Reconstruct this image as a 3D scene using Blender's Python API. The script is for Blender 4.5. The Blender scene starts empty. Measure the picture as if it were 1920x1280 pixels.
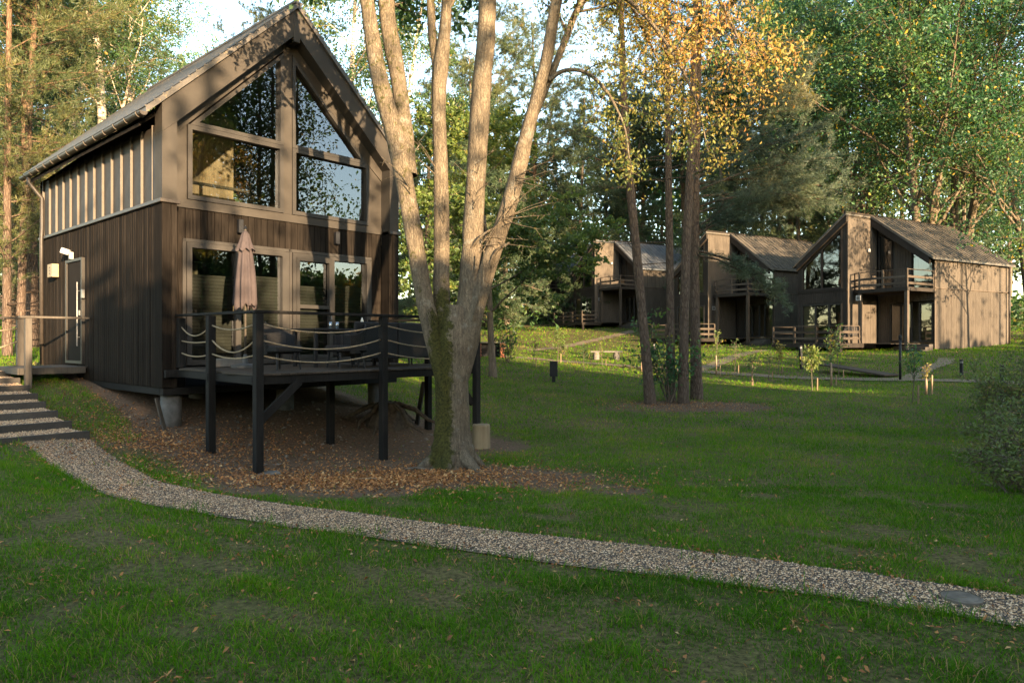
import bpy, math, random
import numpy as np
from mathutils import Vector, Matrix

S = bpy.context.scene
COL = S.collection
rng = np.random.default_rng(11)
random.seed(5)
R = math.radians

# ------------------------------------------------------------------ camera
cam = bpy.data.objects.new('camera', bpy.data.cameras.new('camera'))
COL.objects.link(cam)
cam.location = (0, 0, 1.8)
cam.rotation_euler = (R(90), 0, 0)
cam.data.sensor_width = 36
cam.data.lens = 36 * 1305 / 1920
cam.data.shift_y = -4 / 1920
cam.data.clip_start = 0.1
cam.data.clip_end = 1500
S.camera = cam

# ------------------------------------------------------------------ sky and sun
SUN_EL = R(10.0)
SUN_AZ = math.atan2(0.52, -0.855)          # bearing of the sun from +Y, clockwise
W = bpy.data.worlds.new('World'); S.world = W; W.use_nodes = True
nt = W.node_tree; nt.nodes.clear()
sky = nt.nodes.new('ShaderNodeTexSky'); sky.sky_type = 'NISHITA'; sky.sun_disc = False
sky.sun_elevation = SUN_EL; sky.sun_rotation = SUN_AZ
sky.air_density = 1.0; sky.dust_density = 0.7; sky.ozone_density = 1.7
bg = nt.nodes.new('ShaderNodeBackground'); bg.inputs[1].default_value = 0.14
ow = nt.nodes.new('ShaderNodeOutputWorld')
nt.links.new(sky.outputs[0], bg.inputs[0]); nt.links.new(bg.outputs[0], ow.inputs[0])

sl = bpy.data.lights.new('sun', 'SUN'); sl.energy = 3.7; sl.angle = R(0.53); sl.color = (1.0, 0.80, 0.58)
so = bpy.data.objects.new('sun', sl); COL.objects.link(so)
to_sun = Vector((0.52 * math.cos(SUN_EL), -0.855 * math.cos(SUN_EL), math.sin(SUN_EL)))
so.rotation_euler = to_sun.to_track_quat('Z', 'Y').to_euler()
so.location = (20, -30, 20)

S.view_settings.view_transform = 'Standard'; S.view_settings.look = 'None'
S.view_settings.gamma = 1.0; S.view_settings.use_curve_mapping = False
S.view_settings.exposure = 2.98
S.view_settings.use_white_balance = True
S.view_settings.white_balance_temperature = 7700
S.render.engine = 'CYCLES'
cy = S.cycles
cy.use_denoising = True
try:
    cy.denoiser = 'OPENIMAGEDENOISE'; cy.denoising_input_passes = 'RGB_ALBEDO_NORMAL'; cy.denoising_prefilter = 'ACCURATE'
except Exception: pass
cy.max_bounces = 7; cy.diffuse_bounces = 3; cy.glossy_bounces = 3; cy.transmission_bounces = 4; cy.transparent_max_bounces = 12
cy.caustics_reflective = False; cy.caustics_refractive = False
cy.sample_clamp_indirect = 6.0
cy.use_adaptive_sampling = True; cy.adaptive_threshold = 0.01

# ------------------------------------------------------------------ materials
MATS = {}
class N:
    """small node helper"""
    def __init__(s, name):
        s.m = bpy.data.materials.new(name); s.m.use_nodes = True
        s.t = s.m.node_tree; s.t.nodes.clear()
        s.out = s.n('OutputMaterial')
        MATS[name] = s.m
    def n(s, typ, **kw):
        nd = s.t.nodes.new('ShaderNode' + typ)
        for k, v in kw.items(): setattr(nd, k, v)
        return nd
    def l(s, a, b): s.t.links.new(a, b)
    def coords(s, scale=(1, 1, 1), kind='Object'):
        tc = s.n('TexCoord'); mp = s.n('Mapping'); mp.inputs['Scale'].default_value = scale
        s.l(tc.outputs[kind], mp.inputs[0]); return mp.outputs[0]
    def noise(s, vec, scale, detail=4, rough=0.55, dist=0.0):
        nd = s.n('TexNoise'); nd.inputs['Scale'].default_value = scale; nd.inputs['Detail'].default_value = detail
        nd.inputs['Roughness'].default_value = rough; nd.inputs['Distortion'].default_value = dist
        if vec is not None: s.l(vec, nd.inputs['Vector'])
        return nd.outputs['Fac']
    def ramp(s, fac, stops):
        nd = s.n('ValToRGB'); e = nd.color_ramp.elements
        while len(e) < len(stops): e.new(0.5)
        for i, (p, c) in enumerate(stops):
            e[i].position = p; e[i].color = (*c, 1) if len(c) == 3 else c
        s.l(fac, nd.inputs[0]); return nd.outputs[0]
    def mix(s, fac, a, b, mode='MIX'):
        nd = s.n('Mix', data_type='RGBA', blend_type=mode)
        for val, idx in ((fac, 0), (a, 6), (b, 7)):
            if hasattr(val, 'links'): s.l(val, nd.inputs[idx])
            elif isinstance(val, (int, float)): nd.inputs[idx].default_value = val
            else: nd.inputs[idx].default_value = (*val, 1)
        return nd.outputs[2]
    def math(s, op, a, b=None):
        nd = s.n('Math', operation=op)
        for i, v in enumerate((a, b)):
            if v is None: continue
            if hasattr(v, 'links'): s.l(v, nd.inputs[i])
            else: nd.inputs[i].default_value = v
        return nd.outputs[0]
    def bump(s, h, strength=0.3, dist=0.01):
        nd = s.n('Bump'); nd.inputs['Strength'].default_value = strength; nd.inputs['Distance'].default_value = dist
        s.l(h, nd.inputs['Height']); return nd.outputs[0]
    def pbsdf(s, col, rough=0.6, spec=0.4, normal=None, metal=0.0):
        b = s.n('BsdfPrincipled')
        if hasattr(col, 'links'): s.l(col, b.inputs['Base Color'])
        else: b.inputs['Base Color'].default_value = (*col, 1)
        if hasattr(rough, 'links'): s.l(rough, b.inputs['Roughness'])
        else: b.inputs['Roughness'].default_value = rough
        b.inputs['Specular IOR Level'].default_value = spec
        b.inputs['Metallic'].default_value = metal
        if normal is not None: s.l(normal, b.inputs['Normal'])
        return b.outputs[0]
    def done(s, sh):
        s.l(sh, s.out.inputs[0]); return s.m
    def attr(s, name):
        a = s.n('Attribute'); a.attribute_name = name; return a
    def rnd(s):
        return s.n('ObjectInfo').outputs['Random']

def wood(name, dark, light, rough=0.55, spec=0.35, axis=2, wear=0.25, grain=34):
    n = N(name)
    sc = [grain, grain, grain]; sc[axis] = 1.6
    v = n.coords(tuple(sc))
    rv = n.n('VectorMath', operation='ADD'); n.l(v, rv.inputs[0])
    cmb = n.n('CombineXYZ'); r = n.rnd(); k = n.math('MULTIPLY', r, 37.0)
    n.l(k, cmb.inputs[0]); n.l(k, cmb.inputs[2]); n.l(cmb.outputs[0], rv.inputs[1])
    g = n.noise(rv.outputs[0], 1.0, 6, 0.65, 0.6)
    c = n.ramp(g, [(0.3, dark), (0.72, light)])
    big = n.noise(n.coords((0.9, 0.9, 0.5)), 1.3, 4, 0.6)
    c = n.mix(n.math('MULTIPLY', n.ramp(big, [(0.42, (0, 0, 0)), (0.7, (1, 1, 1))]), wear), c, tuple(min(1, x * 1.9) for x in light))
    tone = n.math('ADD', n.math('MULTIPLY', r, 0.5), 0.75)
    hs = n.n('HueSaturation'); n.l(c, hs.inputs['Color']); n.l(tone, hs.inputs['Value'])
    b = n.bump(g, 0.35, 0.004)
    rr = n.math('ADD', n.math('MULTIPLY', g, 0.25), rough - 0.12)
    return n.done(n.pbsdf(hs.outputs[0], rr, spec, b))

wood('cladding', (0.0050, 0.0040, 0.0033), (0.022, 0.0172, 0.0135), 0.8, 0.02, wear=0.08)
wood('deck_timber', (0.005, 0.0046, 0.0042), (0.016, 0.0145, 0.013), 0.75, 0.08)
wood('deck_top', (0.024, 0.018, 0.013), (0.055, 0.043, 0.033), 0.75, 0.1, axis=1)
wood('grey_timber', (0.030, 0.0245, 0.019), (0.068, 0.056, 0.044), 0.7, 0.2)
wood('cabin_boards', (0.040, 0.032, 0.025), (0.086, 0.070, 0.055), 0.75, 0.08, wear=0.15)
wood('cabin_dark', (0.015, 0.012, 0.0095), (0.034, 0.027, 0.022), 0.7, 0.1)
wood('rail_timber', (0.036, 0.027, 0.02), (0.075, 0.057, 0.043), 0.7, 0.12, axis=0)
def paint(name, col, rough):
    n = N(name)
    f = n.noise(n.coords((1, 1, 1)), 2.2, 5, 0.6); f2 = n.noise(n.coords((40, 40, 40)), 1.0, 4, 0.6)
    c = n.mix(n.ramp(f, [(0.3, (0, 0, 0)), (0.75, (1, 1, 1))]), tuple(x * .8 for x in col), tuple(x * 1.15 for x in col))
    r = n.rnd(); hs = n.n('HueSaturation'); n.l(c, hs.inputs['Color']); n.l(n.math('ADD', n.math('MULTIPLY', r, 0.25), 0.88), hs.inputs['Value'])
    n.done(n.pbsdf(hs.outputs[0], rough, 0.12, n.bump(f2, 0.12, 0.003)))
paint('trim', (0.041, 0.0345, 0.028), 0.65)
paint('frame_paint', (0.034, 0.030, 0.026), 0.5)
wood('door_leaf', (0.007, 0.0054, 0.0042), (0.016, 0.0125, 0.010), 0.75, 0.03)
wood('interior_wood', (0.12, 0.088, 0.058), (0.22, 0.165, 0.11), 0.6, 0.3)
wood('stump_wood', (0.13, 0.092, 0.053), (0.24, 0.18, 0.11), 0.75, 0.2)
wood('stake_wood', (0.12, 0.078, 0.045), (0.22, 0.15, 0.09), 0.75, 0.2)
wood('step_timber', (0.020, 0.017, 0.014), (0.05, 0.042, 0.034), 0.7, 0.25, axis=0)

def plain(name, col, rough=0.6, spec=0.4, metal=0.0, var=0.25, sc=9.0, bump=0.0):
    n = N(name)
    f = n.noise(n.coords(), sc, 5, 0.6)
    c = n.mix(n.ramp(f, [(0.3, (0, 0, 0)), (0.75, (1, 1, 1))]), tuple(x * (1 - var) for x in col), tuple(min(1, x * (1 + var)) for x in col))
    return n.done(n.pbsdf(c, rough, spec, n.bump(f, bump, 0.01) if bump else None, metal))
plain('seam_metal', (0.026, 0.021, 0.017), 0.62, 0.2, 0.0, 0.3, 3.0)
plain('seam_edge', (0.09, 0.072, 0.055), 0.5, 0.3, 0.0, 0.15, 3.0)
plain('gutter_metal', (0.036, 0.028, 0.022), 0.5, 0.3, 0.0, 0.3)
plain('black_metal', (0.011, 0.011, 0.012), 0.55, 0.2)
plain('white_plastic', (0.30, 0.285, 0.265), 0.4, 0.4, 0, 0.06)
plain('lamp_wood', (0.22, 0.165, 0.10), 0.6, 0.3, 0, 0.1)
plain('dark_print', (0.05, 0.04, 0.03), 0.6)
plain('steel', (0.16, 0.155, 0.145), 0.45, 0.4, 0.3, 0.1)
plain('interior_dark', (0.045, 0.04, 0.034), 0.8)
plain('interior_pale', (0.42, 0.36, 0.25), 0.7, 0.3, 0, 0.1)
plain('blind_fabric', (0.042, 0.040, 0.036), 0.8, 0.2, 0, 0.08)
plain('concrete', (0.085, 0.08, 0.073), 0.85, 0.2, 0, 0.35, 7, 0.3)
plain('bank_stone', (0.13, 0.105, 0.08), 0.85, 0.2, 0, 0.5, 5, 0.3)
plain('pale_stone', (0.12, 0.106, 0.09), 0.8, 0.2, 0, 0.25, 9, 0.3)
plain('rope_fibre', (0.22, 0.165, 0.105), 0.85, 0.15, 0, 0.3, 40, 0.4)
plain('umbrella_cloth', (0.050, 0.038, 0.037), 0.85, 0.15, 0, 0.12, 14, 0.15)
plain('red_brick', (0.23, 0.085, 0.048), 0.8, 0.2, 0, 0.3, 12, 0.3)
plain('netting', (0.022, 0.023, 0.025), 0.75, 0.3, 0, 0.4)
plain('grid_plastic', (0.028, 0.027, 0.026), 0.7, 0.3, 0, 0.3, 20)
plain('candle_wax', (0.6, 0.55, 0.45), 0.5)
plain('terracotta', (0.42, 0.16, 0.07), 0.7)
plain('root_bark', (0.06, 0.044, 0.03), 0.9, 0.15, 0, 0.5, 12, 0.5)
plain('wrap', (0.25, 0.17, 0.11), 0.8, 0.2, 0, 0.1)

def weave():
    n = N('wicker')
    v = n.coords((1, 1, 1))
    w1 = n.n('TexWave', wave_type='BANDS', bands_direction='Z'); w1.inputs['Scale'].default_value = 22; n.l(v, w1.inputs[0])
    w2 = n.n('TexWave', wave_type='BANDS', bands_direction='DIAGONAL'); w2.inputs['Scale'].default_value = 17; n.l(v, w2.inputs[0])
    h = n.math('MULTIPLY', w1.outputs[1], w2.outputs[1])
    c = n.ramp(h, [(0.0, (0.006, 0.006, 0.0065)), (0.8, (0.034, 0.031, 0.028))])
    n.done(n.pbsdf(c, 0.6, 0.15, n.bump(h, 0.6, 0.006)))
weave()

def roofing():
    n = N('roof_sheet')
    f = n.noise(n.coords((1, 1, 1)), 2.5, 6, 0.65)
    f2 = n.noise(n.coords((14, 14, 14)), 1.0, 3, 0.6)
    c = n.ramp(f, [(0.3, (0.036, 0.031, 0.026)), (0.7, (0.085, 0.072, 0.058))])
    c = n.mix(n.ramp(f2, [(0.6, (0, 0, 0)), (0.68, (1, 1, 1))]), c, (0.16, 0.115, 0.06))
    n.done(n.pbsdf(c, 0.55, 0.4, n.bump(f2, 0.3, 0.01)))
    n = N('roof_blue')
    f = n.noise(n.coords((1, 1, 1)), 1.5, 5, 0.6)
    c = n.ramp(f, [(0.3, (0.10, 0.105, 0.11)), (0.7, (0.17, 0.175, 0.18))])
    n.done(n.pbsdf(c, 0.35, 0.5, None, 0.5))
roofing()

def glass():
    n = N('window_glass')
    fr = n.n('Fresnel'); fr.inputs['IOR'].default_value = 1.75
    wv = n.noise(n.coords((1, 1, 1)), 1.1, 2, 0.5)
    b = n.bump(wv, 0.10, 0.02)
    gl = n.n('BsdfGlossy'); gl.inputs['Roughness'].default_value = 0.0; gl.inputs['Color'].default_value = (0.92, 0.95, 1, 1)
    n.l(b, gl.inputs['Normal'])
    tr = n.n('BsdfTransparent'); tr.inputs['Color'].default_value = (0.62, 0.66, 0.62, 1)
    mx = n.n('MixShader'); n.l(n.math('ADD', fr.outputs[0], 0.05), mx.inputs[0]); n.l(tr.outputs[0], mx.inputs[1]); n.l(gl.outputs[0], mx.inputs[2])
    n.done(mx.outputs[0])
    n = N('jar_glass')
    gl = n.n('BsdfGlossy'); gl.inputs['Roughness'].default_value = 0.05
    tr = n.n('BsdfTransparent'); tr.inputs['Color'].default_value = (0.8, 0.82, 0.8, 1)
    mx = n.n('MixShader'); mx.inputs[0].default_value = 0.3; n.l(tr.outputs[0], mx.inputs[1]); n.l(gl.outputs[0], mx.inputs[2])
    n.done(mx.outputs[0])
glass()

def leafmat(name, stops, trans=0.45, rough=0.5, spec=0.35):
    """two-sided leaf; the face attribute 'tone' (0..1) picks the leaf's own colour"""
    n = N(name)
    a = n.attr('tone')
    c = n.ramp(a.outputs['Fac'], stops)
    p = n.pbsdf(c, rough, spec)
    t = n.n('BsdfTranslucent')
    hs = n.n('HueSaturation'); hs.inputs['Value'].default_value = 1.25; hs.inputs['Saturation'].default_value = 1.1
    n.l(c, hs.inputs['Color']); n.l(hs.outputs[0], t.inputs[0])
    mx = n.n('MixShader'); mx.inputs[0].default_value = trans
    n.l(p, mx.inputs[1]); n.l(t.outputs[0], mx.inputs[2])
    return n.done(mx.outputs[0])
leafmat('leaf_green', [(0.0, (0.026, 0.062, 0.024)), (0.5, (0.052, 0.105, 0.033)), (0.9, (0.105, 0.14, 0.032)), (1.0, (0.28, 0.17, 0.03))])
leafmat('leaf_broad', [(0.0, (0.024, 0.075, 0.036)), (0.5, (0.058, 0.135, 0.043)), (0.9, (0.17, 0.20, 0.04)), (1.0, (0.34, 0.22, 0.03))])
leafmat('leaf_autumn', [(0.0, (0.055, 0.095, 0.026)), (0.45, (0.19, 0.18, 0.04)), (0.75, (0.34, 0.23, 0.06)), (1.0, (0.40, 0.19, 0.07))])
leafmat('leaf_hornbeam', [(0.0, (0.05, 0.09, 0.026)), (0.6, (0.13, 0.17, 0.036)), (1.0, (0.22, 0.18, 0.04))])
leafmat('needle', [(0.0, (0.03, 0.055, 0.028)), (0.6, (0.06, 0.085, 0.036)), (0.9, (0.11, 0.11, 0.036)), (1.0, (0.17, 0.10, 0.035))], 0.25)
leafmat('needle_gold', [(0.0, (0.032, 0.052, 0.022)), (0.55, (0.066, 0.084, 0.03)), (1.0, (0.16, 0.135, 0.045))], 0.3)
leafmat('needle_blue', [(0.0, (0.035, 0.058, 0.036)), (0.7, (0.078, 0.10, 0.05)), (1.0, (0.14, 0.125, 0.055))], 0.25)
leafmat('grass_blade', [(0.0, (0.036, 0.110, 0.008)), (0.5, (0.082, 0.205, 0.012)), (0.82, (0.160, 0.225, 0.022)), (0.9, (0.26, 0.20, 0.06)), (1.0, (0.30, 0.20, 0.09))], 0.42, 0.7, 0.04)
leafmat('litter', [(0.0, (0.075, 0.032, 0.015)), (0.4, (0.25, 0.098, 0.036)), (0.75, (0.44, 0.195, 0.065)), (1.0, (0.48, 0.33, 0.16))], 0.15, 0.7, 0.2)
leafmat('shrub_leaf', [(0.0, (0.05, 0.078, 0.022)), (0.6, (0.115, 0.155, 0.038)), (0.92, (0.19, 0.17, 0.04)), (1.0, (0.26, 0.17, 0.07))], 0.3)

def barks():
    n = N('bark_grey')
    v = n.coords((1, 1, 1), 'Object')
    st = n.coords((22, 22, 4.5), 'Object')
    cr = n.n('TexVoronoi', feature='DISTANCE_TO_EDGE'); cr.inputs['Scale'].default_value = 2.2
    ad = n.n('VectorMath', operation='ADD'); n.l(st, ad.inputs[0])
    nz = n.n('TexNoise'); nz.inputs['Scale'].default_value = 9; n.l(v, nz.inputs['Vector']); n.l(nz.outputs['Color'], ad.inputs[1])
    n.l(ad.outputs[0], cr.inputs['Vector'])
    cf = n.ramp(cr.outputs[0], [(0.0, (0, 0, 0)), (0.16, (1, 1, 1))])
    f = n.math('ADD', n.math('MULTIPLY', n.noise(n.coords((30, 30, 3.5), 'Object'), 1.0, 5, 0.7), 0.6), n.math('MULTIPLY', n.noise(v, 2.2, 6, 0.7), 0.4))
    c = n.ramp(f, [(0.34, (0.058, 0.044, 0.030)), (0.64, (0.205, 0.158, 0.105))])
    c = n.mix(n.math('MULTIPLY', n.math('SUBTRACT', 1.0, cf), 0.6), c, (0.045, 0.034, 0.026))
    lich = n.ramp(n.noise(v, 5.0, 5, 0.7), [(0.58, (0, 0, 0)), (0.70, (1, 1, 1))])
    c = n.mix(n.math('MULTIPLY', lich, 0.35), c, (0.26, 0.255, 0.21))
    a = n.attr('moss')
    ms = n.math('ADD', a.outputs['Fac'], n.math('MULTIPLY', n.math('SUBTRACT', n.noise(v, 5.5, 6, 0.75), 0.5), 1.6))
    mm = n.ramp(ms, [(0.45, (0, 0, 0)), (0.6, (1, 1, 1))])
    mc = n.ramp(n.noise(v, 30, 3, 0.6), [(0.3, (0.016, 0.017, 0.006)), (0.7, (0.075, 0.068, 0.016))])
    c = n.mix(mm, c, mc)
    hh = n.math('ADD', n.math('MULTIPLY', f, 0.6), n.math('MULTIPLY', cf, 0.25))
    n.done(n.pbsdf(c, 0.9, 0.15, n.bump(hh, 1.0, 0.03)))
    n = N('bark_pine')
    v = n.coords((1, 1, 1), 'Object'); st = n.coords((9, 9, 2.5), 'Object')
    vo = n.n('TexVoronoi', feature='DISTANCE_TO_EDGE'); vo.inputs['Scale'].default_value = 1.6; n.l(st, vo.inputs['Vector'])
    cf = n.ramp(vo.outputs[0], [(0.0, (0, 0, 0)), (0.22, (1, 1, 1))])
    f = n.noise(st, 2.0, 5, 0.7)
    sx = n.n('SeparateXYZ'); n.l(v, sx.inputs[0])
    up = n.ramp(n.math('DIVIDE', sx.outputs[2], 12.0), [(0.25, (0, 0, 0)), (0.75, (1, 1, 1))])
    lo = n.ramp(f, [(0.3, (0.062, 0.044, 0.033)), (0.7, (0.14, 0.10, 0.075))])
    hi = n.ramp(f, [(0.3, (0.10, 0.06, 0.036)), (0.7, (0.175, 0.11, 0.066))])
    c = n.mix(up, lo, hi)
    c = n.mix(n.math('MULTIPLY', n.math('SUBTRACT', 1.0, cf), 0.7), c, (0.05, 0.032, 0.022))
    n.done(n.pbsdf(c, 0.9, 0.12, n.bump(n.math('ADD', f, cf), 0.9, 0.02)))
    n = N('bark_birch')
    st = n.coords((2, 2, 14), 'Object')
    f = n.noise(st, 1.2, 5, 0.7)
    c = n.ramp(f, [(0.40, (0.05, 0.04, 0.033)), (0.50, (0.42, 0.34, 0.25)), (0.8, (0.55, 0.47, 0.36))])
    n.done(n.pbsdf(c, 0.8, 0.2, n.bump(f, 0.3, 0.01)))
    n = N('bark_dark')
    f = n.noise(n.coords((8, 8, 2)), 1.5, 5, 0.7)
    c = n.ramp(f, [(0.3, (0.055, 0.043, 0.032)), (0.7, (0.15, 0.115, 0.085))])
    n.done(n.pbsdf(c, 0.9, 0.12, n.bump(f, 0.7, 0.02)))
barks()

def grounds():
    n = N('lawn_soil')
    v = n.coords((1, 1, 1), 'Object')
    a = n.attr('soil')
    f1 = n.noise(v, 1.7, 6, 0.7); f2 = n.noise(v, 22, 5, 0.7); f3 = n.noise(v, 0.35, 4, 0.6)
    soil = n.ramp(f2, [(0.3, (0.060, 0.036, 0.022)), (0.55, (0.125, 0.078, 0.048)), (0.75, (0.215, 0.145, 0.092))])
    gr = n.ramp(f2, [(0.35, (0.030, 0.027, 0.010)), (0.65, (0.115, 0.105, 0.034))])
    gr = n.mix(n.ramp(f3, [(0.4, (0, 0, 0)), (0.65, (1, 1, 1))]), gr, n.ramp(f2, [(0.35, (0.042, 0.031, 0.013)), (0.65, (0.17, 0.125, 0.055))]))
    k = n.math('ADD', a.outputs['Fac'], n.math('MULTIPLY', n.math('SUBTRACT', f1, 0.5), 1.1))
    kk = n.ramp(k, [(0.40, (0, 0, 0)), (0.62, (1, 1, 1))])
    c = n.mix(kk, gr, soil)
    n.done(n.pbsdf(c, 0.95, 0.1, n.bump(f2, 0.8, 0.03)))
    n = N('gravel')
    v = n.coords((1, 1, 1), 'Object')
    vo = n.n('TexVoronoi'); vo.inputs['Scale'].default_value = 34; n.l(v, vo.inputs['Vector'])
    c = n.ramp(vo.outputs['Distance'], [(0.0, (0.42, 0.29, 0.18)), (0.6, (0.10, 0.072, 0.05))])
    hs = n.n('HueSaturation'); n.l(c, hs.inputs['Color'])
    sp = n.n('SeparateColor'); n.l(vo.outputs['Color'], sp.inputs[0]); n.l(n.math('ADD', n.math('MULTIPLY', sp.outputs[0], 0.9), 0.5), hs.inputs['Value'])
    n.done(n.pbsdf(hs.outputs[0], 0.85, 0.2, n.bump(vo.outputs['Distance'], -0.6, 0.02)))
    n = N('pebble')
    a = n.attr('tone')
    c = n.ramp(a.outputs['Fac'], [(0.0, (0.08, 0.066, 0.052)), (0.25, (0.34, 0.19, 0.095)), (0.6, (0.58, 0.37, 0.205)), (0.88, (0.70, 0.50, 0.32)), (1.0, (0.48, 0.25, 0.13))])
    n.done(n.pbsdf(c, 0.75, 0.25))
grounds()

# ------------------------------------------------------------------ geometry helper
class G:
    def __init__(s): s.V = []; s.F = []; s.nv = 0; s.T = []
    def add(s, v, f, tone=None):
        v = np.asarray(v, float).reshape(-1, 3); f = np.asarray(f, np.int64)
        s.F.append(f + s.nv); s.V.append(v); s.nv += len(v)
        s.T.append(np.zeros(len(f)) if tone is None else np.broadcast_to(np.asarray(tone, float), (len(f),)))
        return s
    def box(s, x0, x1, y0, y1, z0, z1, c=0.0):
        """axis aligned box, edges chamfered by c"""
        if c <= 0:
            v = [(x, y, z) for z in (z0, z1) for y in (y0, y1) for x in (x0, x1)]
            return s.add(v, [(0, 2, 3, 1), (4, 5, 7, 6), (0, 1, 5, 4), (2, 6, 7, 3), (0, 4, 6, 2), (1, 3, 7, 5)])
        M = np.array([[x1 - x0, 0, 0], [0, y1 - y0, 0], [0, 0, z1 - z0]]); o = np.array([x0, y0, z0])
        return s.cham(o + M.sum(0) / 2, M / 2, c)
    def cham(s, ctr, A, c):
        """box with centre ctr and half axes A (3 rows), edges chamfered by c"""
        h = np.linalg.norm(A, axis=1); c = min(c, h.min() * 0.45)
        U = A / h[:, None]
        P = []; idx = {}
        for sx in (-1, 1):
            for sy in (-1, 1):
                for sz in (-1, 1):
                    sg = (sx, sy, sz)
                    for k in range(3):
                        q = [sg[i] * (h[i] - (c if i != k else 0)) for i in range(3)]
                        idx[(sg, k)] = len(P); P.append(q)
        P = np.array(P) @ U + ctr
        F4 = []; F3 = []
        for k in range(3):
            i, j = [(1, 2), (2, 0), (0, 1)][k]
            for sk in (-1, 1):
                q = []
                for (a, b) in ((-1, -1), (1, -1), (1, 1), (-1, 1)):
                    sg = [0, 0, 0]; sg[k] = sk; sg[i] = a; sg[j] = b; q.append(idx[(tuple(sg), k)])
                F4.append(q if sk > 0 else q[::-1])
            for (a, b) in ((-1, -1), (1, -1), (1, 1), (-1, 1)):   # edges along k
                sg0 = [0, 0, 0]; sg0[i] = a; sg0[j] = b
                e0 = list(sg0); e0[k] = -1; e1 = list(sg0); e1[k] = 1
                q = [idx[(tuple(e0), i)], idx[(tuple(e0), j)], idx[(tuple(e1), j)], idx[(tuple(e1), i)]]
                F4.append(q if a * b > 0 else q[::-1])
        for sg in [(a, b, d) for a in (-1, 1) for b in (-1, 1) for d in (-1, 1)]:
            q = [idx[(sg, 0)], idx[(sg, 1)], idx[(sg, 2)]]
            F3.append(q if sg[0] * sg[1] * sg[2] > 0 else q[::-1])
        n0 = s.nv
        s.add(P, F4)
        s.F.append(np.array(F3) + n0); s.T.append(np.zeros(len(F3)))
        return s
    def bar(s, p, q, w, h, c=0.0, up=(0, 0, 1)):
        """rectangular bar from p to q, width w, height h"""
        p = np.array(p, float); q = np.array(q, float); d = q - p; L = np.linalg.norm(d); d /= L
        up = np.array(up, float); sd = np.cross(d, up)
        if np.linalg.norm(sd) < 1e-4: sd = np.cross(d, (0, 1, 0))
        sd /= np.linalg.norm(sd); u = np.cross(sd, d)
        return s.cham((p + q) / 2, np.array([sd * w / 2, d * L / 2, u * h / 2]) * np.array([[1], [1], [1]]), c if c > 0 else 0.0015)
    def prism(s, poly, y0, y1, swap=False):
        """polygon in (x,z) extruded along y (swap: polygon in (y,z) extruded along x)"""
        n = len(poly); mk = (lambda a, b, t: (t, a, b)) if swap else (lambda a, b, t: (a, t, b))
        v = [mk(a, b, y0) for a, b in poly] + [mk(a, b, y1) for a, b in poly]
        n0 = s.nv
        s.add(v, [(i, (i + 1) % n, n + (i + 1) % n, n + i) for i in range(n)])
        s.F.append(np.array([list(range(n))[::-1]]) + n0); s.T.append(np.zeros(1))
        s.F.append(np.array([[n + i for i in range(n)]]) + n0); s.T.append(np.zeros(1))
        return s
    def ring(s, outer, w, y0, y1):
        """frame of width w inside a convex polygon (x,z)"""
        inner = inset(outer, w); n = len(outer)
        v = [(a, y0, b) for a, b in outer] + [(a, y0, b) for a, b in inner] + [(a, y1, b) for a, b in outer] + [(a, y1, b) for a, b in inner]
        f = []
        for i in range(n):
            j = (i + 1) % n
            f += [(i, j, n + j, n + i), (2 * n + i, 3 * n + i, 3 * n + j, 2 * n + j), (i, 2 * n + i, 2 * n + j, j), (n + i, n + j, 3 * n + j, 3 * n + i)]
        return s.add(v, f)
    def tube(s, pts, rad, n=6, cap=True, tone=None):
        pts = np.asarray(pts, float); m = len(pts); rad = np.broadcast_to(np.asarray(rad, float), (m,))
        t = np.gradient(pts, axis=0); t /= np.linalg.norm(t, axis=1)[:, None] + 1e-9
        ref = np.array([0.0, 0, 1]) if abs(t[0, 2]) < 0.9 else np.array([1.0, 0, 0])
        a = np.cross(t, ref); a /= np.linalg.norm(a, axis=1)[:, None] + 1e-9
        b = np.cross(t, a)
        th = np.arange(n) * 2 * np.pi / n
        v = pts[:, None] + rad[:, None, None] * (np.cos(th)[None, :, None] * a[:, None] + np.sin(th)[None, :, None] * b[:, None])
        i = np.arange(m - 1)[:, None] * n; j = np.arange(n)[None, :]; j2 = (j + 1) % n
        f = np.stack([i + j, i + j2, i + n + j2, i + n + j], -1).reshape(-1, 4)
        n0 = s.nv
        s.add(v.reshape(-1, 3), f, tone)
        if cap:
            s.F.append(np.array([list(range(n))[::-1]]) + n0); s.T.append(np.zeros(1))
            s.F.append(np.array([[(m - 1) * n + k for k in range(n)]]) + n0); s.T.append(np.zeros(1))
        return s
    def lathe(s, prof, c=(0, 0, 0), n=16, jag=None):
        m = len(prof); v = []
        for k, (r, z) in enumerate(prof):
            for i in range(n):
                rr = r if jag is None else r * jag(k, i)
                v.append((c[0] + rr * math.cos(2 * math.pi * i / n), c[1] + rr * math.sin(2 * math.pi * i / n), c[2] + z))
        n0 = s.nv
        s.add(v, [(k * n + i, k * n + (i + 1) % n, (k + 1) * n + (i + 1) % n, (k + 1) * n + i) for k in range(m - 1) for i in range(n)])
        s.F.append(np.array([list(range(n))[::-1]]) + n0); s.T.append(np.zeros(1))
        s.F.append(np.array([[(m - 1) * n + k for k in range(n)]]) + n0); s.T.append(np.zeros(1))
        return s
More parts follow.
